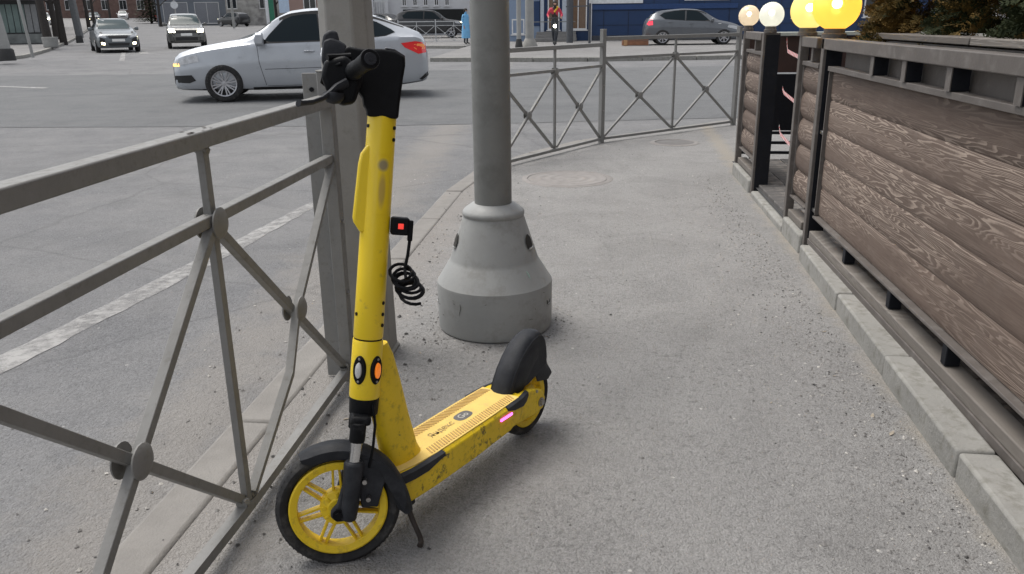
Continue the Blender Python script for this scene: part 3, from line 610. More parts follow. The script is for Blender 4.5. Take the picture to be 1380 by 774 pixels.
# --- wheels
def wheel(parent, mt, r, w, spokes, rim_r, hub_r, front):
    """axis along local y of mt"""
    q = mt @ Matrix.Rotation(R(90), 4, 'X')
    whl = M(); tr = w/2
    tw = [(r-.030, -tr*.62), (r-.022, -tr*.92), (r-.012, -tr), (r-.004, -tr*.72), (r, -tr*.3), (r, tr*.3), (r-.004, tr*.72), (r-.012, tr), (r-.022, tr*.92), (r-.030, tr*.62), (r-.034, 0), (r-.030, -tr*.62)]
    rim = M(); a = rim_r
    rim.lathe([(a-.004, -.024), (a, -.021), (a-.002, -.012), (a-.014, -.008), (a-.018, 0), (a-.014, .008), (a-.002, .012), (a, .021), (a-.004, .024), (a-.020, .020), (a-.022, 0), (a-.020, -.020), (a-.004, -.024)], 56, q)
    rm = rim.build('wheel', yellow_w, parent)
    whl.lathe(tw, 64, q); tyre = whl.build('tyre', rubber, rm)
    tread = M()
    for k in range(64):
        an = 6.2832*k/64
        for s_ in (-1, 1):
            tread.box(q @ Vector((math.cos(an+.02*s_)*(r-.0058), math.sin(an+.02*s_)*(r-.0058), s_*tr*.5)), (.007, .0045, tr*.4), q.to_3x3() @ Matrix.Rotation(an, 3, 'Z'))
    tread.build('tread', rubber, rm, smooth=0, kind='stuff')
    hb = M(); hb.lathe([(.0005, -.026), (hub_r*.55, -.026), (hub_r*.62, -.022), (hub_r*.95, -.018), (hub_r, -.012), (hub_r, .012), (hub_r*.95, .018), (hub_r*.62, .022), (hub_r*.55, .026), (.0005, .026)], 36, q)
    hb.build('hub', yellow_w, rm, smooth=30)
    for k in range(spokes):
        an = 6.2832*k/spokes+.55
        for s_ in (-1, 1):
            d = Vector((math.cos(an), math.sin(an), 0)); n_ = Vector((-d.y, d.x, 0))
            p = d*hub_r*.9+n_*s_*.010; e = d*(a-.012)+n_*s_*.0075
            m_ = M(); m_.bar(q @ p, q @ e, .006, .020, q.to_3x3() @ Vector((0, 0, 1))); m_.build('spoke', yellow_w, rm, bevel=.0015, segs=1)
    if front:   # embossed lugs on the hub motor
        m_ = M()
        for k in range(9):
            an = 6.2832*k/9; 
            for s_ in (-1, 1): m_.box(q @ Vector((math.cos(an)*hub_r*.77, math.sin(an)*hub_r*.77, s_*.0215)), (.012, .008, .005), q.to_3x3() @ Matrix.Rotation(an, 3, 'Z'))
        m_.build('hub_lugs', yellow_w, rm, bevel=.0015, segs=1)
    return rm
fw = SM @ Matrix.Translation((WU, 0, WS))
wheel(sc, fw, WR, .046, 7, .1215, .046, True)
RA = Matrix.Translation((.03, 0, .122))
wheel(sc, RA, .122, .05, 7, .094, .05, False)
# --- fork
def tubeS(mb, pts, r, n=14): mb.tube([st(*p) for p in pts], r, n)
m_ = M(); tubeS(m_, [(0, 0, .002), (0, 0, -.045)], [.037, .035], 24); m_.build('lower_bearing', black, sc, bevel=.004)
m_ = M(); m_.loft([[SM @ Vector((.008+a*.5, b, s_)) for a, b in ((.05, -.062), (.05, .062), (-.05, .062), (-.05, -.062))] for s_ in (-.035, -.058)]); m_.build('fork_crown', black, sc, bevel=.008)
for y in (.049, -.049):
    m_ = M(); tubeS(m_, [(.012, y, -.05), (.014, y, -.10)], .0195); m_.build('dust_cover', black, sc, bevel=.003)
    m_ = M(); tubeS(m_, [(.014, y, -.095), (.018, y, -.165)], .0145, 18); m_.build('fork_tube', chrome, sc)
    m_ = M(); tubeS(m_, [(.018, y, -.150), (.018, y, -.156), (.019, y, -.20), (.021, y, -.26), (.024, y, -.298), (.025, y, -.303)], [.020, .0245, .0235, .0225, .0205, .014], 18); leg = m_.build('fork_leg', blackg, sc, bevel=.003)
    m_ = M(); m_.prism([(.008, -.302), (WU+.004, WS-.020), (WU+.019, WS-.008), (WU+.020, WS+.006), (WU+.006, WS+.024), (.040, -.20), (.026, -.175), (.006, -.22)], y-.011 if y > 0 else y-.009, y+.009 if y > 0 else y+.011, lambda x, yy, z: tuple(st(x, yy, z)))
    m_.build('dropout', blackg, leg, bevel=.005)
    s_ = 1 if y > 0 else -1
    m_ = M(); tubeS(m_, [(WU, y, WS), (WU, y+s_*.012, WS)], .015, 20); tubeS(m_, [(WU, y, WS), (WU, y+s_*.018, WS)], .009, 6); m_.build('axle_nut', black, leg)
    for (u, s2) in ((.012, -.20), (.0, -.245)):
        m_ = M(); tubeS(m_, [(u-.022, y-s_*.004, s2), (u-.022, y+s_*.014, s2)], .006, 8); m_.build('bolt', metal, leg)
# fender bracket plates on both sides
for y in (.036, -.036):
    m_ = M(); m_.prism([(.01, -.165), (-.045, -.172), (-.062, -.205), (-.048, -.275), (-.008, -.275), (.004, -.22)], y-.003, y+.003, lambda x, yy, z: tuple(st(x, yy, z)))
    m_.build('fender_bracket', blackg, sc, bevel=.004)
# front fender: arched channel
def fender(name, arc, w0, cen, mt, side=.03, mat=blackg):
    m_ = M(); rings = []
    for i, (x, z, w) in enumerate(arc):
        x0, z0, _ = arc[max(0, i-1)]; x1, z1, _ = arc[min(len(arc)-1, i+1)]; tx, tz = x1-x0, z1-z0; l = math.hypot(tx, tz); nx, nz = -tz/l, tx/l
        if (x-cen[0])*nx+(z-cen[1])*nz < 0: nx, nz = -nx, -nz
        e = min(1, min(i, len(arc)-1-i)/2+.45); sd = side*e
        out = [(-w, -sd), (-w, -sd*.35), (-w*.82, -.006), (-w*.45, .002), (0, .004), (w*.45, .002), (w*.82, -.006), (w, -sd*.35), (w, -sd)]
        inn = [(y*.93, h-.004) for y, h in reversed(out)]
        rings.append([mt @ Vector((x+nx*h, y, z+nz*h)) for y, h in out+inn])
    m_.loft(rings); return m_.build(name, mat, sc, smooth=50)
arc = []
for k in range(21):
    a = R(lerp(132, -6, k/20)); r_ = lerp(.172, .168, k/20)+(.02*max(0, (k-15)/5)**2); w_ = lerp(.030, .036, min(1, k/8)) if k < 16 else lerp(.036, .026, (k-16)/4)
    arc.append((WU-r_*math.cos(a)*1.0, WS+r_*math.sin(a), w_))
# angle measured from the rear (0) over the top to the front (180)
arc = [(WU-math.cos(R(a))*r_, WS+math.sin(R(a))*r_, w_) for a, r_, w_ in [(lerp(128, -4, k/20), .166+.018*max(0, (k-14)/6)**2, (.034 if k > 3 else .027+.002*k) if k < 17 else .034-.003*(k-16)) for k in range(21)]]
fender('front_fender', arc, .03, (WU, WS), SM, .030)
m_ = M(); m_.prism([(WU-.1, WS+.13), (WU-.155, WS+.075), (WU-.168, WS+.02), (WU-.16, WS-.0), (WU-.138, WS+.03), (WU-.11, WS+.075), (WU-.05, WS+.105), (WU-.04, WS+.135)], .0345, .0375, lambda x, yy, z: tuple(st(x, yy, z)))
m_.build('fender_side', blackg, sc, bevel=.003)
# --- stem
m_ = M(); m_.tube([st(0, 0, s_) for s_ in (0, .004, .07, .141, .146)], [.0365, .0375, .0375, .037, .036], 36); m_.build('head_tube', yellow, sc)
m_ = M(); m_.tube([st(0, 0, s_) for s_ in (.145, .151)], [.034, .034], 36); m_.build('joint_ring', black, sc)
m_ = M(); m_.tube([st(0, 0, s_) for s_ in (.150, .153, .3, .5, .678, .685)], [.0345, .0362, .0355, .0345, .0335, .0325], 36); stem = m_.build('stem', yellow, sc)
# holder pod on the front of the stem
m_ = M(); m_.prism([(.018, .41), (.034, .405), (.052, .43), (.054, .44), (.048, .565), (.044, .59), (.03, .612), (.018, .615)], -.023, .023, lambda x, y, z: tuple(st(x, y, z))); m_.build('front_cover', yellow, sc, bevel=.007, segs=3)
# screws and drain holes
for (u, y, s_) in ((-.0285, .019, .655), (-.0285, .019, .628), (-.029, .020, .24), (-.0295, .020, .212), (-.030, .020, .185), (.031, .017, .21), (.03, .014, .655)):
    m_ = M(); v = Vector((u, y, 0)).normalized()*.0008; m_.tube([st(u-v.x*3, y-v.y*3, s_), st(u*1.05+v.x, y*1.05+v.y, s_)], .0045, 10); m_.build('screw', black, stem)
# blurred round emblem and lettering on the stem (soft print)
m, nt_, bs, co = newmat('faded stem print')
sx = N(nt_, 'ShaderNodeSeparateXYZ'); tcu = N(nt_, 'ShaderNodeUVMap'); nt_.links.new(tcu.outputs[0], sx.inputs[0])
def blob(cx, cy, rx, ry):
    a = math_(nt_, 'POWER', math_(nt_, 'DIVIDE', math_(nt_, 'SUBTRACT', sx.outputs[0], cx), rx), 2); b = math_(nt_, 'POWER', math_(nt_, 'DIVIDE', math_(nt_, 'SUBTRACT', sx.outputs[1], cy), ry), 2)
    return math_(nt_, 'SUBTRACT', 1, math_(nt_, 'SQRT', math_(nt_, 'ADD', a, b)))
c1 = mix(nt_, ramp(nt_, blob(.5, .84, .44, .13), [(0, (0, 0, 0)), (.5, (.85,)*3)]), (.88, .63, .010), (.22, .20, .17))
c1 = mix(nt_, ramp(nt_, blob(.5, .40, .3, .36), [(0, (0, 0, 0)), (.5, (.75,)*3)]), c1, (.46, .31, .09))
nt_.links.new(c1, bs.inputs['Base Color']); bs.inputs['Roughness'].default_value = .35; bs.inputs['Coat Weight'].default_value = .25; bs.inputs['Coat Roughness'].default_value = .08
def stem_patch(name, ac, da, s0, s1, r, mat):
    me = bpy.data.meshes.new(name); vs = []; fs = []; uv = []; na, ns = 12, 12
    for j in range(ns+1):
        for i in range(na+1):
            a = ac+da*(i/na-.5); vs.append(tuple(st(r*math.cos(a), r*math.sin(a), lerp(s0, s1, j/ns))))
    for j in range(ns):
        for i in range(na): fs.append((j*(na+1)+i, j*(na+1)+i+1, (j+1)*(na+1)+i+1, (j+1)*(na+1)+i))
    me.from_pydata(vs, [], fs); me.materials.append(mat); ul = me.uv_layers.new(name='uv')
    for p_ in me.polygons:
        for li in p_.loop_indices:
            vi = me.loops[li].vertex_index; ul.data[li].uv = ((vi % (na+1))/na, (vi//(na+1))/ns)
    me.polygons.foreach_set('use_smooth', [True]*len(me.polygons))
    o = bpy.data.objects.new(name, me); COL.objects.link(o); o.parent = stem; return o
stem_patch('print', R(104), R(58), .455, .590, .0357, m)
# --- turn indicators on the head tube
for a, cm, nm in ((R(62), (.55, .55, .55), 'clear lens'), (R(128), (.9, .22, .02), 'orange lens')):
    m_ = M(); mt = SM @ Matrix.Rotation(a, 4, 'Z') @ Matrix.Translation((.0365, 0, .075)) @ Matrix.Rotation(R(90), 4, 'Y')
    def el(rx, ry, z): return [mt @ Vector((rx*math.cos(6.2832*k/28), ry*math.sin(6.2832*k/28), z)) for k in range(28)]
    m_.loft([el(.036, .0165, -.006), el(.036, .0165, .002), el(.033, .0145, .005)]); ind = m_.build('turn_indicator', black, sc, smooth=30)
    m_ = M(); m_.loft([el(.020, .0085, .004), el(.019, .0078, .009), el(.012, .005, .011)]); m_.build('lens', P(nm, cm, .15, coat=.6, emit=(cm if cm[0] > .8 else None), es=.25), ind)
    for s_ in (-1, 1):
        m_ = M(); c = mt @ Vector((s_*.028, 0, .005)); m_.lathe([(.0003, .003), (.003, .0025), (.0035, 0)], 8, mt @ Matrix.Translation((s_*.028, 0, .004))); m_.build('screw', metal, ind)
# --- black head with clamp and front light
head = [(-.036, .676), (-.037, .71), (-.0405, .765), (-.044, .798), (-.040, .818), (-.018, .828), (.012, .829), (.05, .824), (.088, .826), (.100, .816), (.104, .78), (.094, .752), (.062, .734), (.047, .716), (.044, .700), (.036, .69), (.036, .676)]
m_ = M(); m_.prism(head, -.034, .034, lambda x, y, z: tuple(st(x, y, z))); m_.build('stem_head', black, sc, bevel=.013, segs=4)
m_ = M(); m_.prism([(-.044, .800), (-.042, .820), (-.018, .832), (.004, .833), (.004, .829), (-.016, .827), (-.038, .815)], -.028, .028, lambda x, y, z: tuple(st(x, y, z))); m_.build('display', P('gloss display', (.02, .022, .03), .06, coat=1), sc, bevel=.002)
m_ = M(); m_.loft([[SM @ Vector((u+a, b,   .806+c*h)) for a, b, c in ((0, -.03, -1), (0, .03, -1), (0, .036, 0), (0, .03, 1), (0, -.03, 1), (0, -.036, 0))] for u, h in ((.09, .022), (.105, .03), (.125, .034), (.138, .028), (.143, .016))]); hl = m_.build('headlight', blackg, sc, bevel=.004)
m_ = M(); m_.lathe([(.0003, .003), (.014, .002), (.016, 0)], 20, SM @ Matrix.Translation((.143, 0, .804)) @ Matrix.Rotation(R(90), 4, 'Y')); m_.build('lens', P('headlight lens', (.5, .52, .55), .1, coat=1), hl)
m_ = M(); m_.prism([(.105, .835), (.112, .856), (.128, .858), (.142, .846), (.145, .82), (.13, .81), (.11, .82)], -.026, .026, lambda x, y, z: tuple(st(x, y, z))); m_.build('phone_holder', blackg, sc, bevel=.006, segs=3)
# --- handlebar, grips, levers
def barpt(y):
    k = abs(y)/.27; return st(.085-.040*k**1.4, y, .752+.030*k)
m_ = M(); m_.tube([barpt(-.26+.52*k/26) for k in range(27)], .0115, 14); m_.build('handlebar', black, sc)
for s_ in (1, -1):
    m_ = M(); prf = [(.125, .0165), (.131, .0195), (.134, .0165), (.140, .0165), (.143, .019), (.148, .0165), (.153, .0165), (.156, .0185), (.162, .0165), (.20, .0172), (.235, .018), (.258, .0195), (.266, .0205), (.270, .019)]
    m_.tube([barpt(s_*y) for y, _ in prf], [r_ for _, r_ in prf], 22); gr = m_.build('grip', black, sc, smooth=50)
    e = barpt(s_*.2702); dd = (barpt(s_*.27)-barpt(s_*.25)).normalized()
    m_ = M(); m_.tube([e-dd*.001, e+dd*.003], [.013, .012], 20); m_.tube([e, e+dd*.005], .004, 6); m_.build('end_cap', blackg, gr)
    # brake perch and lever
    b = barpt(s_*.105); m_ = M(); m_.tube([barpt(s_*.088), barpt(s_*.122)], .018, 16); m_.build('lever_clamp', black, sc)
    if s_ < 0: continue
    lp = [st(.080+u, s_*y, .752+z) for u, y, z in ((.005, .105, -.010), (.026, .11, -.024), (.040, .122, -.038), (.056, .145, -.052), (.074, .175, -.062), (.094, .205, -.067), (.101, .215, -.068))]
    m_ = M(); m_.tube(lp, [.013, .012, .009, .0065, .006, .006, .0085], 10, sq=.75); m_.build('brake_lever', blackg, sc)
    # brake hose looping down into the head
    m_ = M(); m_.tube([st(*p) for p in ((.10, s_*.11, .78), (.135, s_*.085, .765), (.14, s_*.05, .74), (.11, s_*.025, .72), (.07, s_*.012, .725), (.05, 0, .735))], .0035, 8); m_.build('brake_hose', black, sc)
m_ = M(); m_.lathe([(.0003, -.016), (.014, -.013), (.021, -.004), (.0225, .004), (.021, .009), (.0003, .009)], 24, SM @ Matrix.Translation((.112, .115, .708))); m_.build('bell', blackg, sc)
m_ = M(); m_.tube([st(.09, .07, .79), st(.10, .075, .76)], .006, 8); m_.tube([st(.08, .085, .80), st(.11, .09, .795), st(.13, .10, .79)], [.007, .006, .008], 8); m_.build('bell_lever', black, sc)
m_ = M(); m_.prism([(.065, .700), (.095, .692), (.125, .715), (.142, .75), (.135, .785), (.09, .80), (.05, .76)], .03, .105, lambda x, y, z: tuple(st(x, y, z))); m_.build('throttle_housing', black, sc, bevel=.01, segs=3)
# --- lock box with coiled cable on the rear side of the stem
m_ = M(); m_.box((-.058, .006, .427), (.044, .036, .042)); lb = M(); lb.v = [tuple(st(*v)) for v in m_.v]; lb.f = m_.f; lb.mi = m_.mi; lock = lb.build('lock_box', black, sc, bevel=.006, segs=3)
m_ = M(); m_.box((-.059, .0255, .428), (.013, .003, .013)); lb = M(); lb.v = [tuple(st(*v)) for v in m_.v]; lb.f = m_.f; lb.mi = m_.mi; lb.build('red_button', P('red button', (.75, .05, .04), .4, emit=(1, .06, .04), es=.35), lock, bevel=.001)
m_ = M(); m_.box((-.083, .014, .418), (.012, .014, .05)); lb = M(); lb.v = [tuple(st(*v)) for v in m_.v]; lb.f = m_.f; lb.mi = m_.mi; lb.build('cable_plug', black, lock, bevel=.003)
pts = [st(-.083, .014, .395), st(-.081, .014, .36), st(-.076, .015, .325)]
for k in range(0, 7*16+1):
    a = 6.2832*k/16; f = k/(7*16); rr = lerp(.027, .031, f)*(1+.07*math.sin(k*.7)); c = Vector((-.062-.036*f**.7, .020, .318-.055*f+.004*math.sin(a*.37)))
    pts.append(st(c.x+rr*math.cos(a+2.2), c.y+rr*.9*math.sin(a+2.2), c.z-.016*math.sin(a+2.2)))
m_ = M(); m_.tube(pts, .0040, 8); m_.build('coiled_cable', black, sc)
# --- neck, deck
m_ = M(); rings = []
for z, x0, x1, w_ in ((.535, .735, .655, .018), (.50, .738, .640, .024), (.42, .728, .622, .030), (.32, .708, .600, .031), (.22, .690, .574, .033), (.185, .692, .556, .038)):
    cx, rx = (x0+x1)/2, (x0-x1)/2; rings.append([(cx+rx*math.copysign(abs(math.cos(a))**.8, math.cos(a)), w_*math.copysign(abs(math.sin(a))**.8, math.sin(a)), z) for a in [6.2832*k/24 for k in range(24)]])
m_.loft(rings); m_.build('neck', yellow_w, sc)
def deck_ring(x, w, zt, zb_): return [(x, -w, zt-.010), (x, -w+.010, zt), (x, w-.010, zt), (x, w, zt-.010), (x, w*.985, zb_+.014), (x, w-.018, zb_), (x, -w+.018, zb_), (x, -w*.985, zb_+.014)]
m_ = M(); m_.loft([deck_ring(*a) for a in ((.742, .034, .186, .118), (.732, .052, .190, .104), (.705, .066, .192, .095), (.66, .075, .193, .092), (.58, .080, .193, .092), (.40, .081, .193, .092), (.22, .080, .193, .098), (.16, .076, .193, .112), (.135, .070, .193, .125))])
deck = m_.build('deck', yellow_w, sc, smooth=35, bevel=.003)
# rear yoke arms holding the wheel
for s_ in (-1, 1):
    m_ = M(); m_.prism([(.22, .188), (.14, .193), (.08, .188), (.02, .165), (.0, .13), (.012, .098), (.06, .092), (.14, .10), (.22, .105)], s_*.046, s_*.066); arm = m_.build('rear_arm', yellow_w, sc, bevel=.005)
    m_ = M(); m_.tube([(.03, s_*.066, .125), (.03, s_*.076, .125)], .010, 6); m_.tube([(.03, s_*.066, .125), (.03, s_*.070, .125)], .015, 16); m_.build('axle_nut', metal, arm)
    m_ = M(); m_.tube([(.055, s_*.064, .172), (.055, s_*.070, .172)], .005, 8); m_.build('bolt', metal, arm)
# black edge bumper at the front corner and rear corner
for s_ in (-1, 1):
    m_ = M(); rings = []
    for x, w in ((.738, .044), (.728, .057), (.705, .069), (.66, .078), (.61, .0815), (.555, .083), (.54, .083)):
        h = .022 if x > .56 else .010
        rings.append([(x, s_*(w-.012), .1945), (x, s_*(w+.001), .190), (x, s_*(w+.0025), .190-h), (x, s_*(w-.012), .190-h)])
    m_.loft(rings); m_.build('edge_bumper', blackg, deck, smooth=50)
    m_ = M(); rings = [[(x, s_*(w-.012), .1945), (x, s_*(w+.001), .191), (x, s_*(w+.0025), .191-h), (x, s_*(w-.012), .191-h)] for x, w, h in ((.235, .081, .008), (.20, .080, .02), (.15, .077, .028), (.125, .072, .024), (.105, .067, .012))]
    m_.loft(rings); m_.build('edge_bumper', blackg, deck, smooth=50)
m_ = M(); m_.box((.712, 0, .094), (.06, .10, .03)); m_.build('skid_plate', blackg, deck, bevel=.01)
m_ = M(); rings = []
m_.loft([[(x, -w, .1935), (x, -w, .1955), (x, w, .1955), (x, w, .1935)] for x, w in ((.69, .052), (.64, .064), (.56, .0705), (.30, .0715), (.16, .068))]); m_.build('deck_mat', matyel, deck)
m_ = M()
for x in [.17+.0105*k for k in range(38)]:
    for s_ in (-1, 1):
        m_.bar((x, s_*.034, .1962), (x+.012, s_*.064, .1962), .0042, .0022)
m_.build('grip_ridges', matdark, deck, smooth=0, kind='stuff')
# lettering and badge on the deck
gm = P('faded print', (.40, .28, .12), .8, var=.3, vs=60)
text_mesh('lettering', 'Яндекс', .030, gm, deck, (.452, 0, .1963), (0, 0, math.pi))
m_ = M(); m_.loft([[(.352+.033*math.copysign(abs(math.cos(a))**.7, math.cos(a)), .02*math.copysign(abs(math.sin(a))**.7, math.sin(a)), z) for a in [6.2832*k/32 for k in range(32)]] for z in (.1950, .1962)]); bd = m_.build('badge', P('badge dark', (.13, .125, .12), .7), deck)
text_mesh('badge_lettering', 'Go', .030, P('badge letters', (.55, .53, .48), .8), bd, (.352, 0, .1966), (0, 0, math.pi), .0002)
m_ = M(); m_.bar((.275, .0815, .168), (.215, .0808, .166), .004, .006); m_.build('side_light', P('magenta light strip', (.8, .1, .6), .3, emit=(1, .10, .75), es=2.2), deck)
# rear fender: tall hood
arcR = [(.172, .192, .038), (.158, .225, .039), (.132, .264, .040), (.100, .298, .040), (.064, .324, .039), (.028, .340, .038), (-.006, .346, .037), (-.034, .338, .036), (-.052, .315, .035), (-.060, .282, .035), (-.064, .248, .036), (-.074, .216, .037), (-.096, .186, .037)]
fender('rear_fender', arcR, .045, (.03, .16), Matrix(), .085)
for s_ in (-1, 1):
    m_ = M(); m_.prism([(.165, .19), (.152, .22), (.128, .256), (.097, .288), (.062, .314), (.027, .330), (-.004, .336), (-.03, .328), (-.045, .308), (-.052, .28), (-.056, .245), (-.05, .222), (.0, .205), (.06, .19)], s_*.034, s_*.037); m_.build('fender_side', blackg, sc, bevel=.004)
# kickstand
m_ = M(); m_.tube([(.675, .052, .105), (.68, .062, .095), (.684, .085, .055), (.684, .105, .018), (.688, .112, .006), (.70, .118, .004)], [.010, .008, .007, .007, .0075, .008], 10); m_.build('kickstand', rustm, sc)
m_ = M(); m_.box((.672, .045, .098), (.05, .04, .03)); m_.build('kickstand_mount', blackg, sc, bevel=.005)
# cable from the fork crown to the hub
m_ = M(); m_.tube([st(*p) for p in ((-.02, .03, -.01), (-.028, .04, -.06), (-.026, .045, -.12), (-.02, .04, -.17))], .0035, 8); m_.build('brake_hose', black, sc)

# ------------------------------------------------------------------ cars
def catmull(keys, x):
    """keys: list of tuples (x, a, b, ...) sorted by descending x; smooth interpolation"""
    for i in range(len(keys)-1):
        if keys[i][0] >= x >= keys[i+1][0]:
            p1, p2 = keys[i], keys[i+1]; p0 = keys[max(0, i-1)]; p3 = keys[min(len(keys)-1, i+2)]
            t = (p1[0]-x)/(p1[0]-p2[0]); out = []
            for k in range(1, len(p1)):
                h = p1[0]-p2[0]
                def sl(a, b, c):
                    da = (b[k]-a[k])/max(1e-6, a[0]-b[0]) if a is not b else None; db = (c[k]-b[k])/max(1e-6, b[0]-c[0]) if b is not c else None
                    if da is None: return db
                    if db is None: return da
                    return 0 if da*db <= 0 else 2*da*db/(da+db)
                m1, m2 = sl(p0, p1, p2)*h, sl(p1, p2, p3)*h
                out.append((2*t**3-3*t*t+1)*p1[k]+(t**3-2*t*t+t)*m1+(-2*t**3+3*t*t)*p2[k]+(t**3-t*t)*m2)
            return out
    return list(keys[0][1:] if x > keys[0][0] else keys[-1][1:])
def patch(bvh, poly, axis, sign, off, n=3, thick=0):
    """polygon drawn on a side view is laid onto the body surface; axis 'x' (poly in y,z), 'y' (poly in x,z)"""
    bm = bmesh.new(); vs = [bm.verts.new((p[0], 0, p[1])) for p in poly]; bm.faces.new(vs)
    bmesh.ops.triangulate(bm, faces=bm.faces); bmesh.ops.subdivide_edges(bm, edges=bm.edges, cuts=n, use_grid_fill=True)
    bmesh.ops.triangulate(bm, faces=bm.faces)
    out = []; ok = True
    bm.verts.index_update()
    for v in bm.verts:
        if axis == 'y': o, d = Vector((v.co.x, sign*3, v.co.z)), Vector((0, -sign, 0))
        else: o, d = Vector((sign*6, v.co.x, v.co.z)), Vector((-sign, 0, 0))
        h, nn, _, _ = bvh.ray_cast(o, d)
        if h is None: h, nn, _, _ = bvh.find_nearest(Vector((v.co.x, sign*.8, v.co.z)) if axis == 'y' else Vector((sign*2, v.co.x, v.co.z)))
        if nn.dot(d) > 0: nn = -nn
        out.append(h+nn*off)
    m_ = M(); m_.add(out, [tuple(v.index for v in f.verts) for f in bm.faces]); bm.free()
    return m_
glass = P('car glass', (.008, .014, .018), .06, var=.02, spec=.18)
glass2 = P('windscreen glass', (.035, .055, .06), .12, var=.05, spec=.12)
trim = P('car black trim', (.014, .014, .015), .6, var=.1)
alloy = P('alloy wheel', (.42, .42, .44), .35, .7, var=.08); alloyd = P('wheel recess', (.03, .03, .032), .6)
lampg = P('car lamp glass', (.45, .46, .48), .12, coat=1, var=.3, vs=14); redl = P('tail lamp red', (.42, .010, .018), .2, coat=1, emit=(1, .03, .03), es=.1)
orl = P('tail lamp amber', (.7, .26, .08), .2, coat=1, emit=(1, .3, .08), es=.12); plate = P('number plate', (.75, .75, .73), .5)
litw = P('lit headlight', (.9, .9, .8), .3, emit=(1, .93, .62), es=9); litf = P('lit fog light', (.9, .9, .8), .3, emit=(1, .86, .5), es=6); litam = P('lit indicator', (.9, .5, .1), .3, emit=(1, .52, .1), es=2)
def make_wheel(parent, x, y, r, w, nsp, near):
    s_ = 1 if y > 0 else -1; q = Matrix.Translation((x, y, r)) @ Matrix.Rotation(R(-90*s_), 4, 'X'); rr = r*.66
    m_ = M(); m_.lathe([(rr, -w/2), (r*.93, -w/2), (r*.985, -w*.42), (r, -w*.3), (r, w*.3), (r*.985, w*.42), (r*.93, w/2), (r*.8, w*.52), (rr, w*.46)], 36 if near else 20, q); wh = m_.build('wheel', rubber, parent)
    m_ = M(); m_.lathe([(.0005, w*.12), (rr*.9, w*.05), (rr*.97, w*.3), (rr, w*.46), (rr*1.03, w*.49), (rr*1.05, w*.45)], 36 if near else 20, q); m_.build('rim_well', alloyd, wh)
    m_ = M(); m_.lathe([(rr*.93, w*.40), (rr*.95, w*.49), (rr*1.04, w*.52), (rr*1.05, w*.47)], 36, q); m_.lathe([(.0005, w*.46), (rr*.2, w*.45), (rr*.24, w*.3)], 16, q)
    for k in range(nsp):
        a = 6.2832*k/nsp+.3
        for dv in ((-.14, .14) if near else (0,)):
            p = Vector((math.cos(a+dv*.6)*rr*.18, math.sin(a+dv*.6)*rr*.18, w*.40)); e = Vector((math.cos(a+dv)*rr*.97, math.sin(a+dv)*rr*.97, w*.45))
            m_.bar(q @ p, q @ e, rr*(.10 if near else .22), w*.08, q.to_3x3() @ Vector((0, 0, 1)))
    m_.build('rim', alloy, wh, smooth=30)
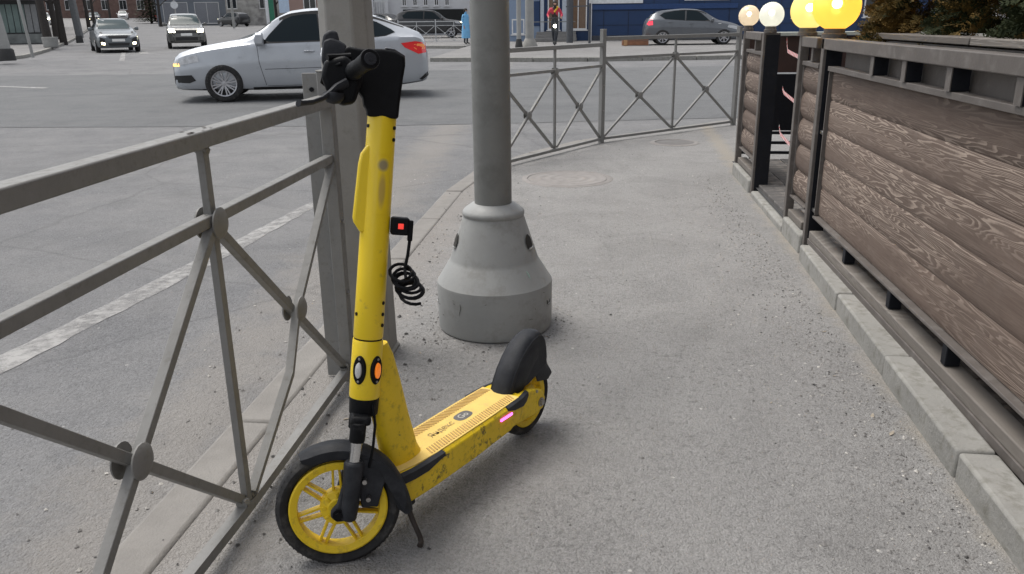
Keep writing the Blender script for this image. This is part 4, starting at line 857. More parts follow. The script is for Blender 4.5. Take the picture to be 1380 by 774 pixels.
def make_car(name, label, loc, rz, paint, S_, near=False):
    t = thing(name, label, 'car', loc, rz, 'cars at the junction')
    keys = S_['keys']; xs = [keys[0][0]]; nst = 64 if near else 40
    xs = [lerp(keys[0][0], keys[-1][0], k/nst) for k in range(nst+1)]
    xs = sorted(set(xs+[k[0] for k in keys]), reverse=True); rings = []
    for x in xs:
        zb, zs, zt, wm, wt = catmull(keys, x); h = zs-zb
        half = [(0, zb), (wm*.80, zb), (wm*.93, zb+.03), (wm*.975, zb+h*.16), (wm*.985, zb+h*.34), (wm, zb+h*.56), (wm*.998, zb+h*.68), (wm*.975, zb+h*.80), (wm*.972, zb+h*.92), (wm*.955, zs)]
        e6 = (wt, zs+(zt-zs)*.80); half += [(lerp(wm*.945, wt, .08), lerp(zs, e6[1], .1)), (lerp(wm*.955, wt, .5), lerp(zs, e6[1], .52)), e6, (wt*.955, zs+(zt-zs)*.91), (wt*.82, zs+(zt-zs)*.965), (wt*.5, zs+(zt-zs)*.99), (0, zt)]
        rings.append([(x, y, z) for y, z in half]+[(x, -y, z) for y, z in reversed(half[1:-1])])
    mb = M(); mb.loft(rings)
    ob = mb.build('body', paint, t, smooth=0)
    # wheel arches cut out of the body
    r = S_['r']; cutters = []
    for x in S_['wx']:
        for s_ in (-1, 1):
            c = M(); c.tube([(x, s_*(S_['w']-.26), r+.01), (x, s_*(S_['w']+.2), r+.01)], r*1.21, 40); co_ = c.build('cut', alloyd); cutters.append(co_)
            md = ob.modifiers.new('cut', 'BOOLEAN'); md.object = co_; md.operation = 'DIFFERENCE'; md.solver = 'EXACT'
    bpy.context.view_layer.update()
    bvh0 = BVHTree.FromObject(ob, bpy.context.evaluated_depsgraph_get()) if False else None
    me_full = ob.data; bmf = bmesh.new(); bmf.from_mesh(me_full); bvh = BVHTree.FromBMesh(bmf); bmf.free()
    me2 = bpy.data.meshes.new_from_object(ob.evaluated_get(bpy.context.evaluated_depsgraph_get()))
    ob.modifiers.clear(); ob.data = me2; me2.materials.clear(); me2.materials.append(paint); me2.materials.append(trim)
    for p_ in me2.polygons:      # inside of the arches and the floor are bare black
        c = p_.center
        p_.material_index = 1 if (any(math.hypot(c.x-x, c.z-r-.01) < r*1.195 and abs(c.y) < S_['w']-.0 for x in S_['wx']) and abs(p_.normal.y) < .6) or abs(abs(c.y)-(S_['w']-.26)) < .02 and p_.normal.y*c.y > 0 else 0
    me2.polygons.foreach_set('use_smooth', [True]*len(me2.polygons)); me2.set_sharp_from_angle(angle=R(38))
    for c in cutters: bpy.data.objects.remove(c)
    for x in S_['wx']:
        for s_ in (-1, 1): make_wheel(t, x, s_*(S_['w']-.085), r, .19, S_.get('nsp', 5), near)
    n = 4 if near else 2
    for s_ in (-1, 1):
        for poly in S_['side']:
            wnd = patch(bvh, poly, 'y', s_, .006, n).build('window', glass, t, smooth=60)
            m_ = M(); cx = sum(p[0] for p in poly)/len(poly); cz = sum(p[1] for p in poly)/len(poly)
            pr = patch(bvh, [(cx+(p[0]-cx)*1.06, cz+(p[1]-cz)*1.09) for p in poly], 'y', s_, .003, n); pr.build('seal', trim, wnd, smooth=60)
        for poly, mt in S_.get('sidep', []): patch(bvh, poly, 'y', s_, .007, 2).build(mt[1], mt[0], t, smooth=60)
        if near:
            for a, b in S_['gaps']:
                pts = []
                for k in range(13):
                    x, z = lerp(a[0], b[0], k/12), lerp(a[1], b[1], k/12); h, nn, _, _ = bvh.ray_cast(Vector((x, s_*3, z)), Vector((0, -s_, 0)))
                    if h: pts.append(h)
                m_ = M(); m_.tube(pts, .004, 5); m_.build('door_gap', trim, t)
        for x, z in S_.get('handles', []):
            h, nn, _, _ = bvh.ray_cast(Vector((x, s_*3, z)), Vector((0, -s_, 0)))
            m_ = M(); m_.box((x, h.y+s_*.018, z), (.17, .025, .028)); m_.build('door_handle', paint, t, bevel=.008)
        x, z = S_['mir']; h, nn, _, _ = bvh.ray_cast(Vector((x, s_*3, z)), Vector((0, -s_, 0)))
        m_ = M(); m_.loft([[(x+.03+a*.5, h.y+s_*(.05+u), z+.05+b*hh) for a, b in ((.09, -1), (.12, 0), (.07, 1), (-.07, 1), (-.08, 0), (-.07, -1))] for u, hh in ((0, .05), (.05, .075), (.13, .075), (.17, .05))]); mr = m_.build('mirror', paint, t, bevel=.01)
        if near:
            c_ = Vector((x, h.y, z)); mr.scale = (1.45,)*3; mr.location = c_*(1-1.45)
        m_ = M(); m_.bar((x, h.y-s_*.02, z+.02), (x+.02, h.y+s_*.07, z+.04), .05, .03); m_.build('arm', trim, mr)
    for poly, sgn, mt in S_['fr']:
        m_ = patch(bvh, poly, 'x', sgn, .008, 3 if len(poly) < 7 else 2); m_.build(mt[1], mt[0], t, smooth=60)
        if min(p[0] for p in poly) > .02: 
            patch(bvh, [(-p[0], p[1]) for p in reversed(poly)], 'x', sgn, .008, 3).build(mt[1], mt[0], t, smooth=60)
    return t
def paintm(name, c, metal_=.3): return P(name, c, .32, metal_, var=.03, vs=3, coat=.6, dirt=.12, dirtc=tuple(x*.7 for x in c), dscale=5)
GL = (glass2, 'windscreen'); RW = (glass, 'rear_window'); HL = (lampg, 'headlight'); GR = (trim, 'grille'); PLT = (plate, 'number_plate')
# silver liftback crossing to the left
silver = paintm('silver paint', (.43, .455, .49), .35)
K = [(2.13, .26, .56, .62, .52, .42), (2.09, .22, .64, .71, .67, .56), (1.98, .20, .72, .80, .77, .63), (1.70, .19, .80, .885, .825, .69), (1.25, .18, .87, .965, .845, .72), (.86, .18, .915, 1.03, .85, .73), (.70, .18, .925, 1.12, .85, .70), (.32, .18, .93, 1.38, .85, .62), (.12, .18, .935, 1.455, .85, .595), (-.3, .18, .95, 1.495, .85, .59), (-.75, .18, .965, 1.48, .85, .585), (-1.2, .18, .985, 1.385, .845, .585), (-1.6, .20, 1.0, 1.235, .83, .61), (-1.88, .23, 1.0, 1.125, .80, .63), (-2.02, .25, .96, 1.06, .77, .62), (-2.09, .28, .86, .93, .72, .60), (-2.13, .34, .70, .76, .62, .5)]
SP = dict(keys=K, r=.305, w=.85, wx=(1.30, -1.17), nsp=8,
    side=[[(.60, .95), (.50, 1.07), (.26, 1.30), (.14, 1.355), (-.08, 1.385), (-.28, 1.39), (-.32, .97)], [(-.38, .975), (-.35, 1.39), (-.7, 1.38), (-1.0, 1.325), (-1.02, 1.0)], [(-1.06, 1.0), (-1.04, 1.315), (-1.28, 1.24), (-1.5, 1.13), (-1.56, 1.085), (-1.40, 1.03)]],
    sidep=[([(1.66, .66), (1.68, .77), (2.02, .70), (2.10, .62), (2.0, .60)], HL), ([(1.98, .59), (1.99, .635), (2.085, .63), (2.10, .59)], (litam, 'indicator')), ([(1.74, .36), (1.80, .45), (2.08, .44), (2.10, .33), (1.85, .32)], (trim, 'lower_grille')),
           ([(-1.66, .90), (-1.72, .83), (-1.95, .72), (-2.09, .74), (-2.08, .90), (-1.9, .93)], (redl, 'tail_lamp')), ([(-1.82, .865), (-1.92, .79), (-2.07, .80), (-2.06, .88), (-1.95, .89)], (orl, 'indicator')), ([(.84, .185), (.84, .235), (-.72, .235), (-.72, .185)], (trim, 'sill_trim')), ([(-1.95, .30), (-2.1, .42), (-2.125, .36), (-2.0, .28)], (trim, 'rear_skirt'))],
    gaps=[((.72, .93), (.70, .62)), ((.70, .62), (.62, .26)), ((-.345, .96), (-.36, .26)), ((-1.03, .98), (-.82, .40)), ((.62, .52), (-.85, .54)), ((.60, .25), (-.8, .25))], handles=[(-.12, .80), (-.85, .83)], mir=(.60, .93),
    fr=[([(-.56, .99), (.56, .99), (.50, 1.30), (.40, 1.42), (-.40, 1.42), (-.50, 1.30)], 1, GL), ([(-.30, .40), (.30, .40), (.32, .50), (-.32, .50)], 1, GR), ([(-.5, 1.12), (.5, 1.12), (.48, 1.35), (-.48, 1.35)], -1, RW), ([(-.26, .62), (.26, .62), (.26, .73), (-.26, .73)], -1, PLT)])
hd = R(197); ca, sa = math.cos(hd), math.sin(hd)
fx, fy = -6.52, 13.95    # near front tyre contact
# near side of a car heading left is its own left (y+ side points to the camera)
SC_ = 1.04; cx_, cy_ = fx-SC_*(1.30*ca-.80*sa), fy-SC_*(1.30*sa+.80*ca)
make_car('liftback_car', 'silver liftback car crossing the junction behind the concrete pole', (cx_, cy_, gz(cx_, cy_)-.028), hd, silver, SP, near=True).scale = (SC_,)*3
# grey hatchback parked in front of the blue building
greyp = paintm('slate grey paint', (.115, .125, .14), .4)
K2 = [(2.05, .30, .55, .60, .45, .36), (2.0, .24, .64, .70, .64, .52), (1.85, .21, .72, .80, .76, .62), (1.45, .20, .82, .92, .83, .69), (1.05, .20, .90, 1.0, .85, .72), (.88, .20, .92, 1.08, .85, .70), (.45, .20, .94, 1.34, .855, .62), (.15, .20, .95, 1.44, .855, .595), (-.4, .20, .98, 1.475, .855, .59), (-1.0, .20, 1.0, 1.44, .855, .585), (-1.5, .20, 1.03, 1.37, .84, .58), (-1.72, .22, 1.03, 1.26, .82, .58), (-1.88, .26, 1.0, 1.10, .79, .6), (-2.0, .30, .84, .92, .74, .58), (-2.05, .36, .66, .72, .64, .5)]
SP2 = dict(keys=K2, r=.315, w=.855, wx=(1.27, -1.30), nsp=7, side=[[(.66, .96), (.30, 1.27), (.12, 1.36), (-.12, 1.39), (-.30, 1.395), (-.33, 1.0)], [(-.40, 1.0), (-.38, 1.395), (-.8, 1.375), (-1.25, 1.31), (-1.42, 1.2), (-1.2, 1.06), (-.9, 1.03)]],
    sidep=[([(1.40, .70), (1.45, .80), (1.78, .74), (1.98, .60), (1.9, .58)], HL), ([(-1.72, .82), (-1.74, 1.05), (-1.86, 1.04), (-1.98, .86), (-1.9, .80)], (P('hatch tail lamp', (.75, .02, .05), .2, coat=1, emit=(1, .04, .08), es=.5), 'tail_lamp')), ([(1.0, .84), (1.02, .86), (1.14, .86), (1.12, .84)], PLT)],
    gaps=[], handles=[(-.12, .86), (-1.0, .92)], mir=(.72, .95), fr=[([(-.58, 1.0), (.58, 1.0), (.48, 1.36), (-.48, 1.36)], 1, GL), ([(-.5, 1.1), (.5, 1.1), (.46, 1.34), (-.46, 1.34)], -1, RW), ([(-.4, .45), (.4, .45), (.4, .6), (-.4, .6)], 1, GR)])
make_car('hatchback_car', 'slate grey hatchback parked in front of the dark blue building', (3.78, 37.7, gz(3.8, 37.7)+.087), R(2), greyp, SP2)
# oncoming sedan and off-road car
sedp = paintm('grey blue paint', (.115, .13, .14), .4)
K3 = [(2.3, .30, .56, .62, .55, .45), (2.24, .22, .66, .72, .76, .66), (2.05, .20, .74, .82, .84, .70), (1.5, .19, .82, .93, .89, .76), (1.0, .19, .90, 1.0, .90, .78), (.85, .19, .91, 1.06, .90, .75), (.35, .19, .93, 1.33, .90, .66), (.05, .19, .94, 1.43, .90, .63), (-.4, .19, .95, 1.46, .90, .62), (-.9, .19, .97, 1.42, .90, .62), (-1.35, .19, 1.0, 1.26, .89, .64), (-1.75, .21, 1.02, 1.09, .87, .72), (-2.2, .24, .98, 1.04, .82, .7), (-2.35, .32, .80, .85, .72, .6)]
SP3 = dict(keys=K3, r=.325, w=.90, wx=(1.42, -1.35), nsp=5, side=[[(.62, .96), (.24, 1.28), (.05, 1.36), (-.3, 1.38), (-.33, .98)], [(-.40, .98), (-.38, 1.38), (-.8, 1.35), (-1.25, 1.2), (-1.4, 1.05), (-1.2, 1.0)]], sidep=[([(1.75, .70), (1.8, .78), (2.12, .74), (2.22, .64)], HL)], gaps=[], handles=[(-.15, .85)], mir=(.66, .95),
    fr=[([(-.66, 1.0), (.66, 1.0), (.58, 1.34), (.5, 1.40), (-.5, 1.40), (-.58, 1.34)], 1, GL), ([(.46, .62), (.78, .66), (.76, .76), (.50, .71)], 1, HL), ([(-.36, .60), (.36, .60), (.42, .72), (-.42, .72)], 1, GR), ([(-.26, .47), (.26, .47), (.26, .58), (-.26, .58)], 1, PLT), ([(-.40, .30), (.40, .30), (.44, .41), (-.44, .41)], 1, GR), ([(.56, .33), (.70, .35), (.70, .45), (.56, .43)], 1, (litf, 'fog_light'))])
P_ = (-22.6, 37.4); make_car('sedan_car', 'grey sedan with lit fog lights driving towards us beside the left kerb', (*P_, gz(*P_)-.028), R(-54), sedp, SP3)
suvp = paintm('dark olive paint', (.10, .10, .095), .3)
K4 = [(2.15, .34, .62, .68, .58, .48), (2.08, .28, .78, .84, .80, .70), (1.9, .26, .88, .96, .87, .76), (1.3, .26, .98, 1.06, .90, .80), (1.0, .26, 1.02, 1.12, .90, .78), (.55, .26, 1.04, 1.46, .90, .70), (.2, .26, 1.05, 1.60, .90, .66), (-.5, .26, 1.07, 1.66, .90, .65), (-1.4, .26, 1.10, 1.60, .89, .65), (-1.85, .28, 1.10, 1.45, .87, .66), (-2.05, .34, 1.02, 1.15, .84, .68), (-2.15, .42, .80, .86, .74, .62)]
SP4 = dict(keys=K4, r=.345, w=.90, wx=(1.32, -1.33), nsp=5, side=[[(.72, 1.08), (.36, 1.42), (.2, 1.50), (-.25, 1.54), (-.28, 1.10)], [(-.35, 1.10), (-.33, 1.54), (-1.3, 1.52), (-1.6, 1.30), (-1.5, 1.14)]], sidep=[([(1.55, .86), (1.6, .96), (1.98, .88), (2.05, .76)], HL)], gaps=[], handles=[(-.1, .98)], mir=(.78, 1.08),
    fr=[([(-.70, 1.12), (.70, 1.12), (.60, 1.52), (.54, 1.57), (-.54, 1.57), (-.60, 1.52)], 1, GL), ([(.50, .76), (.78, .76), (.80, .92), (.54, .92)], 1, (litw, 'headlight')), ([(-.46, .72), (.46, .72), (.48, .86), (-.48, .86)], 1, GR), ([(-.26, .60), (.26, .60), (.26, .71), (-.26, .71)], 1, PLT), ([(-.6, .38), (.6, .38), (.62, .54), (-.62, .54)], 1, GR), ([(-.62, 1.0), (.62, 1.0), (.6, 1.06), (-.6, 1.06)], 1, (P('suv bonnet', (.34, .35, .35), .3, .4, coat=.6), 'bonnet_edge'))])
P_ = (-21.2, 41.6); make_car('off_road_car', 'dark off-road car with bright headlights behind the sedan in the next lane', (*P_, gz(*P_)-.028), R(-62), suvp, SP4)
blk = paintm('black car paint', (.02, .021, .024), .2); redp = paintm('red car paint', (.42, .03, .025), .2); whp = paintm('white car paint', (.62, .62, .62), 0)
for nm, lab, P_, rz, pm_, sp in (('off_road_car', 'black off-road car parked far off in front of the pale wall', (-44.4, 99.5), R(152), blk, SP4), ('hatchback_car', 'small red car far down the street beside the off-road car', (-66, 123), R(122), redp, SP2), ('sedan_car', 'dark car far down the street above the grey sedan', (-80, 128), R(-60), blk, SP3), ('hatchback_car', 'small white car far down the street', (-84, 143), R(-60), whp, SP2), ('off_road_car', 'white car far away behind the roof of the grey sedan', (-72, 104), R(-58), whp, SP4),
        ('sedan_car', 'dark car half hidden behind the rear window of the silver liftback', (-14.9, 55.5), R(160), blk, SP3), ('off_road_car', 'black off-road car parked behind the white railing across the junction', (-10.6, 51.8), R(8), blk, SP4)):
    make_car(nm, lab, (*P_, gz(*P_)+(-.028 if P_[0] < -20 else .085)), rz, pm_, sp)

# ------------------------------------------------------------------ buildings and street beyond the junction
wframe = P('white window frame', (.66, .66, .66), .5); pane_d = P('dark window pane', (.018, .022, .026), .08, coat=.5); pane_b = P('brown window pane', (.16, .10, .065), .15, coat=.4)  # door panes are plain brown glass
def building(name, label, loc, rz, w, d, h, mat, wins=(), roofm=None, extra=()):
    """facade along local x at y=0 facing -y"""
    t = thing(name, label, 'building', loc, rz)
    M().box((w/2, d/2, h/2-.5), (w, d, h+1)).build('wall', mat, t)
    M().box((w/2, d/2, h+.12), (w+.5, d+.5, .22)).build('roof', roofm or P('roof metal', (.12, .11, .11), .6), t)
    for x0, x1, z0, z1, pm_ in wins:
        wd = M(); cx, cz, ww, hh = (x0+x1)/2, (z0+z1)/2, x1-x0, z1-z0; fr = .06
        for c, dd in (((cx, -.02, z0+fr/2), (ww, .1, fr)), ((cx, -.02, z1-fr/2), (ww, .1, fr)), ((x0+fr/2, -.02, cz), (fr, .1, hh-2*fr)), ((x1-fr/2, -.02, cz), (fr, .1, hh-2*fr)), ((cx, -.02, cz), (fr*.8, .09, hh-2*fr))): wd.box(c, dd)
        f = wd.build('window', wframe, t); M().box((cx, -.01, cz), (ww-2*fr, .03, hh-2*fr)).build('pane', pm_, f)
        M().box((cx, -.05, z0-.03), (ww+.12, .16, .05)).build('sill', wframe, f)
    for nm, c, dd, mt in extra: M().box(c, dd).build(nm, mt, t, bevel=.01, segs=1)
    return t
def grid(w, nx, z0s, ww, hh, pm_=None, x0=.8):
    st_ = (w-2*x0)/max(1, nx-1); return [(x0+i*st_-ww/2, x0+i*st_+ww/2, z, z+hh, pm_ or pane_d) for i in range(nx) for z in z0s]
navy = P('navy facade panel', (.005, .032, .105), .45, var=.12, vs=.8); ltblue = P('grey blue facade', (.20, .26, .36), .6, var=.08, vs=.6); whitew = P('white wall', (.60, .60, .61), .7, var=.06, vs=.5)
stepm = P('grey step', (.20, .195, .19), .8); pilaster = P('pale pilaster', (.42, .46, .52), .6); signw = P('white sign panel', (.66, .68, .70), .4)
zB = gz(0, 44)+.08
t = building('shop_building', 'dark blue shop building with white framed door behind the parked hatchback', (-5.3, 44, zB), 0, 22, 12, 4.4, navy,
    [(.6, 1.25, .35, 1.10, pane_d), (3.55, 4.45, .55, 2.6, pane_b), (2.45, 3.05, .55, 2.5, pane_b), (14.6, 16.4, 1.0, 2.6, pane_d), (18, 20, 1.0, 2.6, pane_d)],
    extra=[('facade_panel', (1.02, -.03, 1.05), (2.04, .05, 2.1), ltblue), ('facade_panel', (1.02, -.035, 2.6), (2.04, .05, .9), navy), ('pilaster', (2.17, -.08, 2.0), (.18, .16, 4.0), pilaster), ('pilaster', (3.3, -.08, 2.0), (.22, .16, 4.0), pilaster), ('pilaster', (4.62, -.08, 2.0), (.16, .16, 4.0), whitew),
           ('sign_panel', (1.75, -.09, 2.28), (.62, .06, .42), signw), ('sign_panel', (5.9, -.06, 2.2), (2.7, .06, .82), signw), ('sign_panel', (10.4, -.06, 2.28), (2.2, .06, .8), signw), ('navy_band', (8.3, -.045, 1.62), (7.3, .05, .25), P('navy facade band', (.010, .045, .15), .4)), ('plinth', (10.5, -.05, .1), (11.8, .06, .3), P('plinth', (.05, .055, .07), .7)), ('doorway', (1.76, -.06, 1.35), (.56, .08, 1.2), navy)])
for i in range(3):
    M().box((2.9, -.55+.16*i, .09+.15*i), (2.1-.05*i, 1.0-.32*i, .15)).build('step', stepm, t, bevel=.01)
M().bar((1.75, -1.05, .95), (3.9, -1.05, .95), .04, .04).build('handrail', polepaint, t)
# white house behind the black off-road car
t = building('white_house', 'white house with a row of small windows across the junction', (-17.2, 58.0, gz(12, 59)), R(13), 8.4, 9, 6.5, whitew, [(3.35+i*.74, 3.68+i*.74, 2.0, 3.1, pane_d) for i in range(5)]+[(.6, 1.5, 1.9, 3.2, pane_d)],
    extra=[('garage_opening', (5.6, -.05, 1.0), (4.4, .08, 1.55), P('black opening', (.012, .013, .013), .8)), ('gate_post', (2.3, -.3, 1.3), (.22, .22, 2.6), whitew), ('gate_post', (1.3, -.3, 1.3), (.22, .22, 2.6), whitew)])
for i in range(5): M().box((1.46+i*.17, -.3, 1.2), (.04, .05, 2.3)).build('gate_bar', wframe, t)
for z in (.3, 1.3, 2.3): M().box((1.8, -.27, z), (.8, .04, .06)).build('gate_rail', wframe, t)
building('brick_house', 'pinkish plastered house left of the white house', (-22.5, 60.0, gz(20, 60)), R(16), 5.0, 8, 6, P('pink plaster', (.32, .22, .19), .8, var=.15, vs=.7), [(1.0, 1.9, 1.6, 3.0, pane_d), (3.2, 4.1, 1.6, 3.0, pane_d)])
# buildings along the top of the picture
greyst = P('grey plaster', (.24, .24, .25), .85, var=.2, vs=.4); brickr = P('weathered brick', (.15, .095, .08), .9, var=.3, vs=1.5, bmp=.3, bs_=4); bluegr = P('blue grey cladding', (.15, .17, .20), .6, var=.15, vs=.5)
mott = P('patchy pale wall', (.36, .35, .33), .9, var=.35, vs=.9, dirt=.5, dirtc=(.16, .15, .15), dscale=.8)
building('garden_wall', 'patchy pale wall behind the parked black off-road car', (-47.5, 104.5, gz(46, 104)), R(14), 17.5, 1, 4.2, mott, grid(17.5, 5, [2.0], 1.2, 1.2))
building('garage_block', 'blue grey garage block beside the pale wall', (-56.5, 104, gz(56, 104)), R(20), 8.6, 6, 4.0, bluegr, [(.8, 3.8, .2, 2.8, P('garage door', (.20, .21, .235), .5)), (4.6, 7.6, .2, 2.8, P('garage door', (.20, .21, .235), .5))])
building('apartment_building', 'grey apartment building behind the pale wall', (-62, 132, gz(62, 132)), R(16), 34, 12, 15, greyst, grid(34, 12, [1.6, 4.6, 7.6, 10.6], 1.4, 1.5))
building('yellow_shop', 'building with a bright yellow sign above the silver car roof', (-33.5, 92, gz(33, 92)), R(16), 12, 8, 5, P('brown shopfront', (.13, .10, .085), .7), [(1, 2.6, .8, 2.4, pane_d), (3.4, 5, .8, 2.4, pane_d)], extra=[('yellow_sign', (4.9, -.08, 2.9), (3.2, .1, 1.5), P('yellow sign', (.75, .50, .02), .5, emit=(.9, .6, .03), es=.15))])
building('brick_building', 'dark brick building closing the end of the street', (-104, 146, gz(104, 146)), R(34), 26, 12, 9, brickr, grid(26, 9, [1.5, 4.6], 1.3, 1.7))
building('pale_house', 'pale grey house to the right of the street end', (-80, 162, gz(80, 162)), R(24), 18, 10, 8, P('pale plaster', (.40, .38, .37), .85, var=.1), grid(18, 6, [1.5, 4.4], 1.2, 1.5))
for k, (x, y, w_, h_) in enumerate(((-38.0, 47, 13, 6.5), (-45.5, 60, 15, 9), (-54, 75, 20, 8))):
    building('street_building', 'dark blue grey building, %s along the left side of the street' % ('nearest', 'middle one', 'farthest')[k], (x, y, gz(x, y)), R(120), w_, 9, h_, (bluegr, greyst, bluegr)[k], [(w_*(.1+.18*i), w_*(.1+.18*i)+1.2, 1.4+3*j, 3+3*j, pane_d) for i in range(5) for j in range(2)])
# kiosk with ribbed greenish wall at the left
kg = P('greenish ribbed sheet', (.14, .19, .18), .6, var=.25, vs=.9); dkroof = P('dark kiosk fascia', (.05, .05, .052), .7)
t = thing('kiosk', 'greenish ribbed metal kiosk with dark roof edge at the left', 'kiosk', (-36.6, 41.1, gz(34, 44)+.09), R(38))
Lk = 6.6
M().box((Lk/2, 1.6, 1.25), (Lk, 3, 2.5)).build('wall', dkroof, t)
for i in range(21):
    M().box((.3+i*.3, .07, 1.35), (.27, .05, 1.5)).build('wall_panel', (kg if i % 7 < 5 else P('grey ribbed sheet', (.22, .225, .23), .6)), t, bevel=.01, segs=1)
M().box((Lk/2, 1.35, 2.6), (Lk+.4, 3.9, .2)).build('roof', dkroof, t); M().box((Lk/2, -.65, 2.40), (Lk+.4, .06, .18)).build('fascia', P('fascia grey', (.26, .25, .24), .7), t); M().box((Lk/2, -.1, .28), (Lk, .5, .5)).build('plinth', P('stone plinth', (.17, .18, .175), .9, var=.3, vs=2), t)
M().box((4.45, -.6, 2.95), (.65, .1, .6)).build('sign', P('mint sign', (.13, .55, .36), .5, emit=(.1, .5, .33), es=.25), t); M().box((5.35, -.6, 2.95), (.9, .1, .6)).build('sign', P('grey green sign', (.30, .36, .32), .5), t)
# street poles
def spole(name, label, x, y, r0, r1, h, mat, base=None, lean=0, dz=.08, extra=None):
    t = thing(name, label, 'pole', (x, y, gz(x, y)+dz)); M().tube([(0, 0, 0), (lean*.5, 0, h/2), (lean, 0, h)], [r0, lerp(r0, r1, .5), r1], 14).build('shaft', mat, t)
    if base: M().lathe([(.0005, 0), (base, 0), (base*.96, .12), (r0*1.2, .35), (r0, .4)], 20).build('footing', P('dark footing', (.04, .04, .04), .9) if base < .3 else conc_dk, t)
    if extra: extra(t)
    return t
pconc = P('far pole concrete', (.30, .30, .29), .85, var=.12, vs=3)
spole('street_pole', 'thick grey concrete pole at the left edge of the street', -20.3, 27.0, .22, .14, 9, pconc, .29, -.9)
def sgn(t): M().box((0, -.05, 2.7), (.6, .03, .6)).build('sign', P('grey green sign', (.30, .36, .32), .5), t)
spole('sign_post', 'thin leaning sign post beside the thick concrete pole', -20.9, 29.2, .055, .05, 3.2, pconc, None, -.25, extra=sgn)
spole('street_pole', 'dark leaning pole on the left pavement beyond the tree', -30.0, 46.2, .15, .10, 9, P('dark pole', (.10, .105, .11), .8), .2, -.6)
spole('street_pole', 'grey pole next to the dark leaning one, farther off', -36.5, 56.5, .15, .10, 9, P('grey far pole', (.17, .175, .18), .8), None, -.5)
spole('street_pole', 'thin pole in front of the parked black off-road car', -38.2, 85.5, .13, .10, 9, pconc, None)
spole('street_pole', 'slim light grey pole next to the wide concrete pole across the junction', -3.35, 33.9, .095, .085, 9, pconc, .16)
spole('street_pole', 'wide pale concrete pole with flared foot across the junction', -2.98, 34.6, .18, .16, 9, pconc, .34)
spole('street_pole', 'dark grey square-looking pole beside the shop door', -1.60, 41.0, .16, .15, 6, P('slate pole', (.07, .075, .085), .6))
def boom(t): M().bar((-1.05, 0, 1.62), (.05, 0, 1.65), .05, .05).build('crossbar', P('slate pole', (.07, .075, .085), .6), t)
spole('barrier_post', 'slim dark blue post with crossbar in front of the shop', -.60, 37.6, .055, .05, 1.75, P('slate pole', (.07, .075, .085), .6), extra=boom)
t = thing('pylon_sign', 'green and white pylon sign above the silver car', 'sign', (-30.8, 79, gz(30, 79)), R(20))
M().box((-.55, 0, 2.5), (.45, .3, 5)).build('green_panel', P('green pylon', (.02, .17, .10), .5), t, bevel=.02); M().box((.75, 0, 2.7), (1.2, .12, 2.2)).build('price_board', P('white blue board', (.45, .56, .70), .5), t, bevel=.02); M().box((-.95, 0, 2.5), (.3, .25, 5)).build('white_panel', signw, t, bevel=.02); M().box((.75, .02, .8), (.1, .1, 1.8)).build('leg', polepaint, t)
t = thing('sign_post', 'round traffic sign on a post above the off-road car', 'sign', (-33.5, 64.5, gz(33, 64)), R(25))
M().tube([(0, 0, 0), (0, 0, 3.3)], .04, 8).build('post', pconc, t)
for z, a in ((2.95, .3), (2.3, .28)):
    m_ = M(); m_.tube([(0, -.05, z), (0, -.08, z)], a, 20); m_.build('sign_plate', signw, t)
# white lattice railing by the far corner
far_rail = P('pale far railing paint', (.44, .45, .46), .5)
old = railpaint; railpaint = far_rail
for i, (x, y) in enumerate(((-10.6, 43.6), (-8.7, 43.95))):
    railing('pale grey railing panel across the junction, %s of two' % ('left', 'right')[i], (x, y, gz(x, y)+.08), R(10), 1.9, ptop=1.12, post1=(i == 1))
railpaint = old
# wooden box and barrels
tim = P('reddish timber', (.22, .10, .055), .8, var=.25, vs=4)
t = thing('timber_box', 'low reddish timber box beside the parked hatchback', 'box', (.80, 36.6, gz(1, 36)+.085), R(3))
for i in range(2): M().box((.55, 0, .11+.19*i), (1.1, .42, .175)).build('board', tim, t, bevel=.01)
M().box((.13, -.22, .2), (.16, .03, .38)).build('end_cleat', P('pale timber', (.42, .24, .12), .8), t, bevel=.01)
t = thing('street_planter', 'round grey concrete planter beside the tree at the left', 'planter', (-27.0, 39.2, gz(25, 37)+.09)); t.scale = (.6,)*3
M().lathe([(.0005, 0), (.45, 0), (.55, .1), (.6, .7), (.63, .85), (.52, .86), (.5, .7), (.0005, .68)], 24).build('pot', pconc, t)
# bare trees
def bare_tree(label, x, y, h, r, seed, lev=4, lean=0):
    rnd = random.Random(seed); t = thing('bare_tree', label, 'tree', (x, y, gz(x, y)+.05), 0, 'bare trees along the street'); tr = M(); br = M()
    tr.tube([(0, 0, -.1), (lean*.2, 0, h*.2), (lean*.6+rnd.uniform(-.1, .1), rnd.uniform(-.1, .1), h*.45), (lean, 0, h*.62)], [r*1.25, r, r*.85, r*.6], 12); tr.build('trunk', bark, t)
    def grow(p, d, L, rr, k):
        q = p+d*L; mid = p.lerp(q, .5)+Vector((rnd.uniform(-1, 1), rnd.uniform(-1, 1), rnd.uniform(-.3, .6)))*L*.08
        br.tube([p, mid, q], [rr, rr*.8, rr*.6], 5 if k > 1 else 3, False)
        if k == 0: return
        for _ in range(rnd.choice((2, 3, 3)) if k > 1 else 4):
            n_ = (d+Vector((rnd.gauss(0, .55), rnd.gauss(0, .55), rnd.gauss(.12, .4)))).normalized(); s_ = p.lerp(q, rnd.uniform(.45, 1)); grow(s_, n_, L*rnd.uniform(.6, .85), rr*.58, k-1)
    for i in range(6):
        a = 6.283*i/6+rnd.random(); z = h*rnd.uniform(.25, .6); grow(Vector((lean*z/h*1.4, 0, z)), Vector((math.cos(a)*.8, math.sin(a)*.8, rnd.uniform(.3, .9))).normalized(), h*.2, r*.42, lev)
    br.build('crown', bark, t)
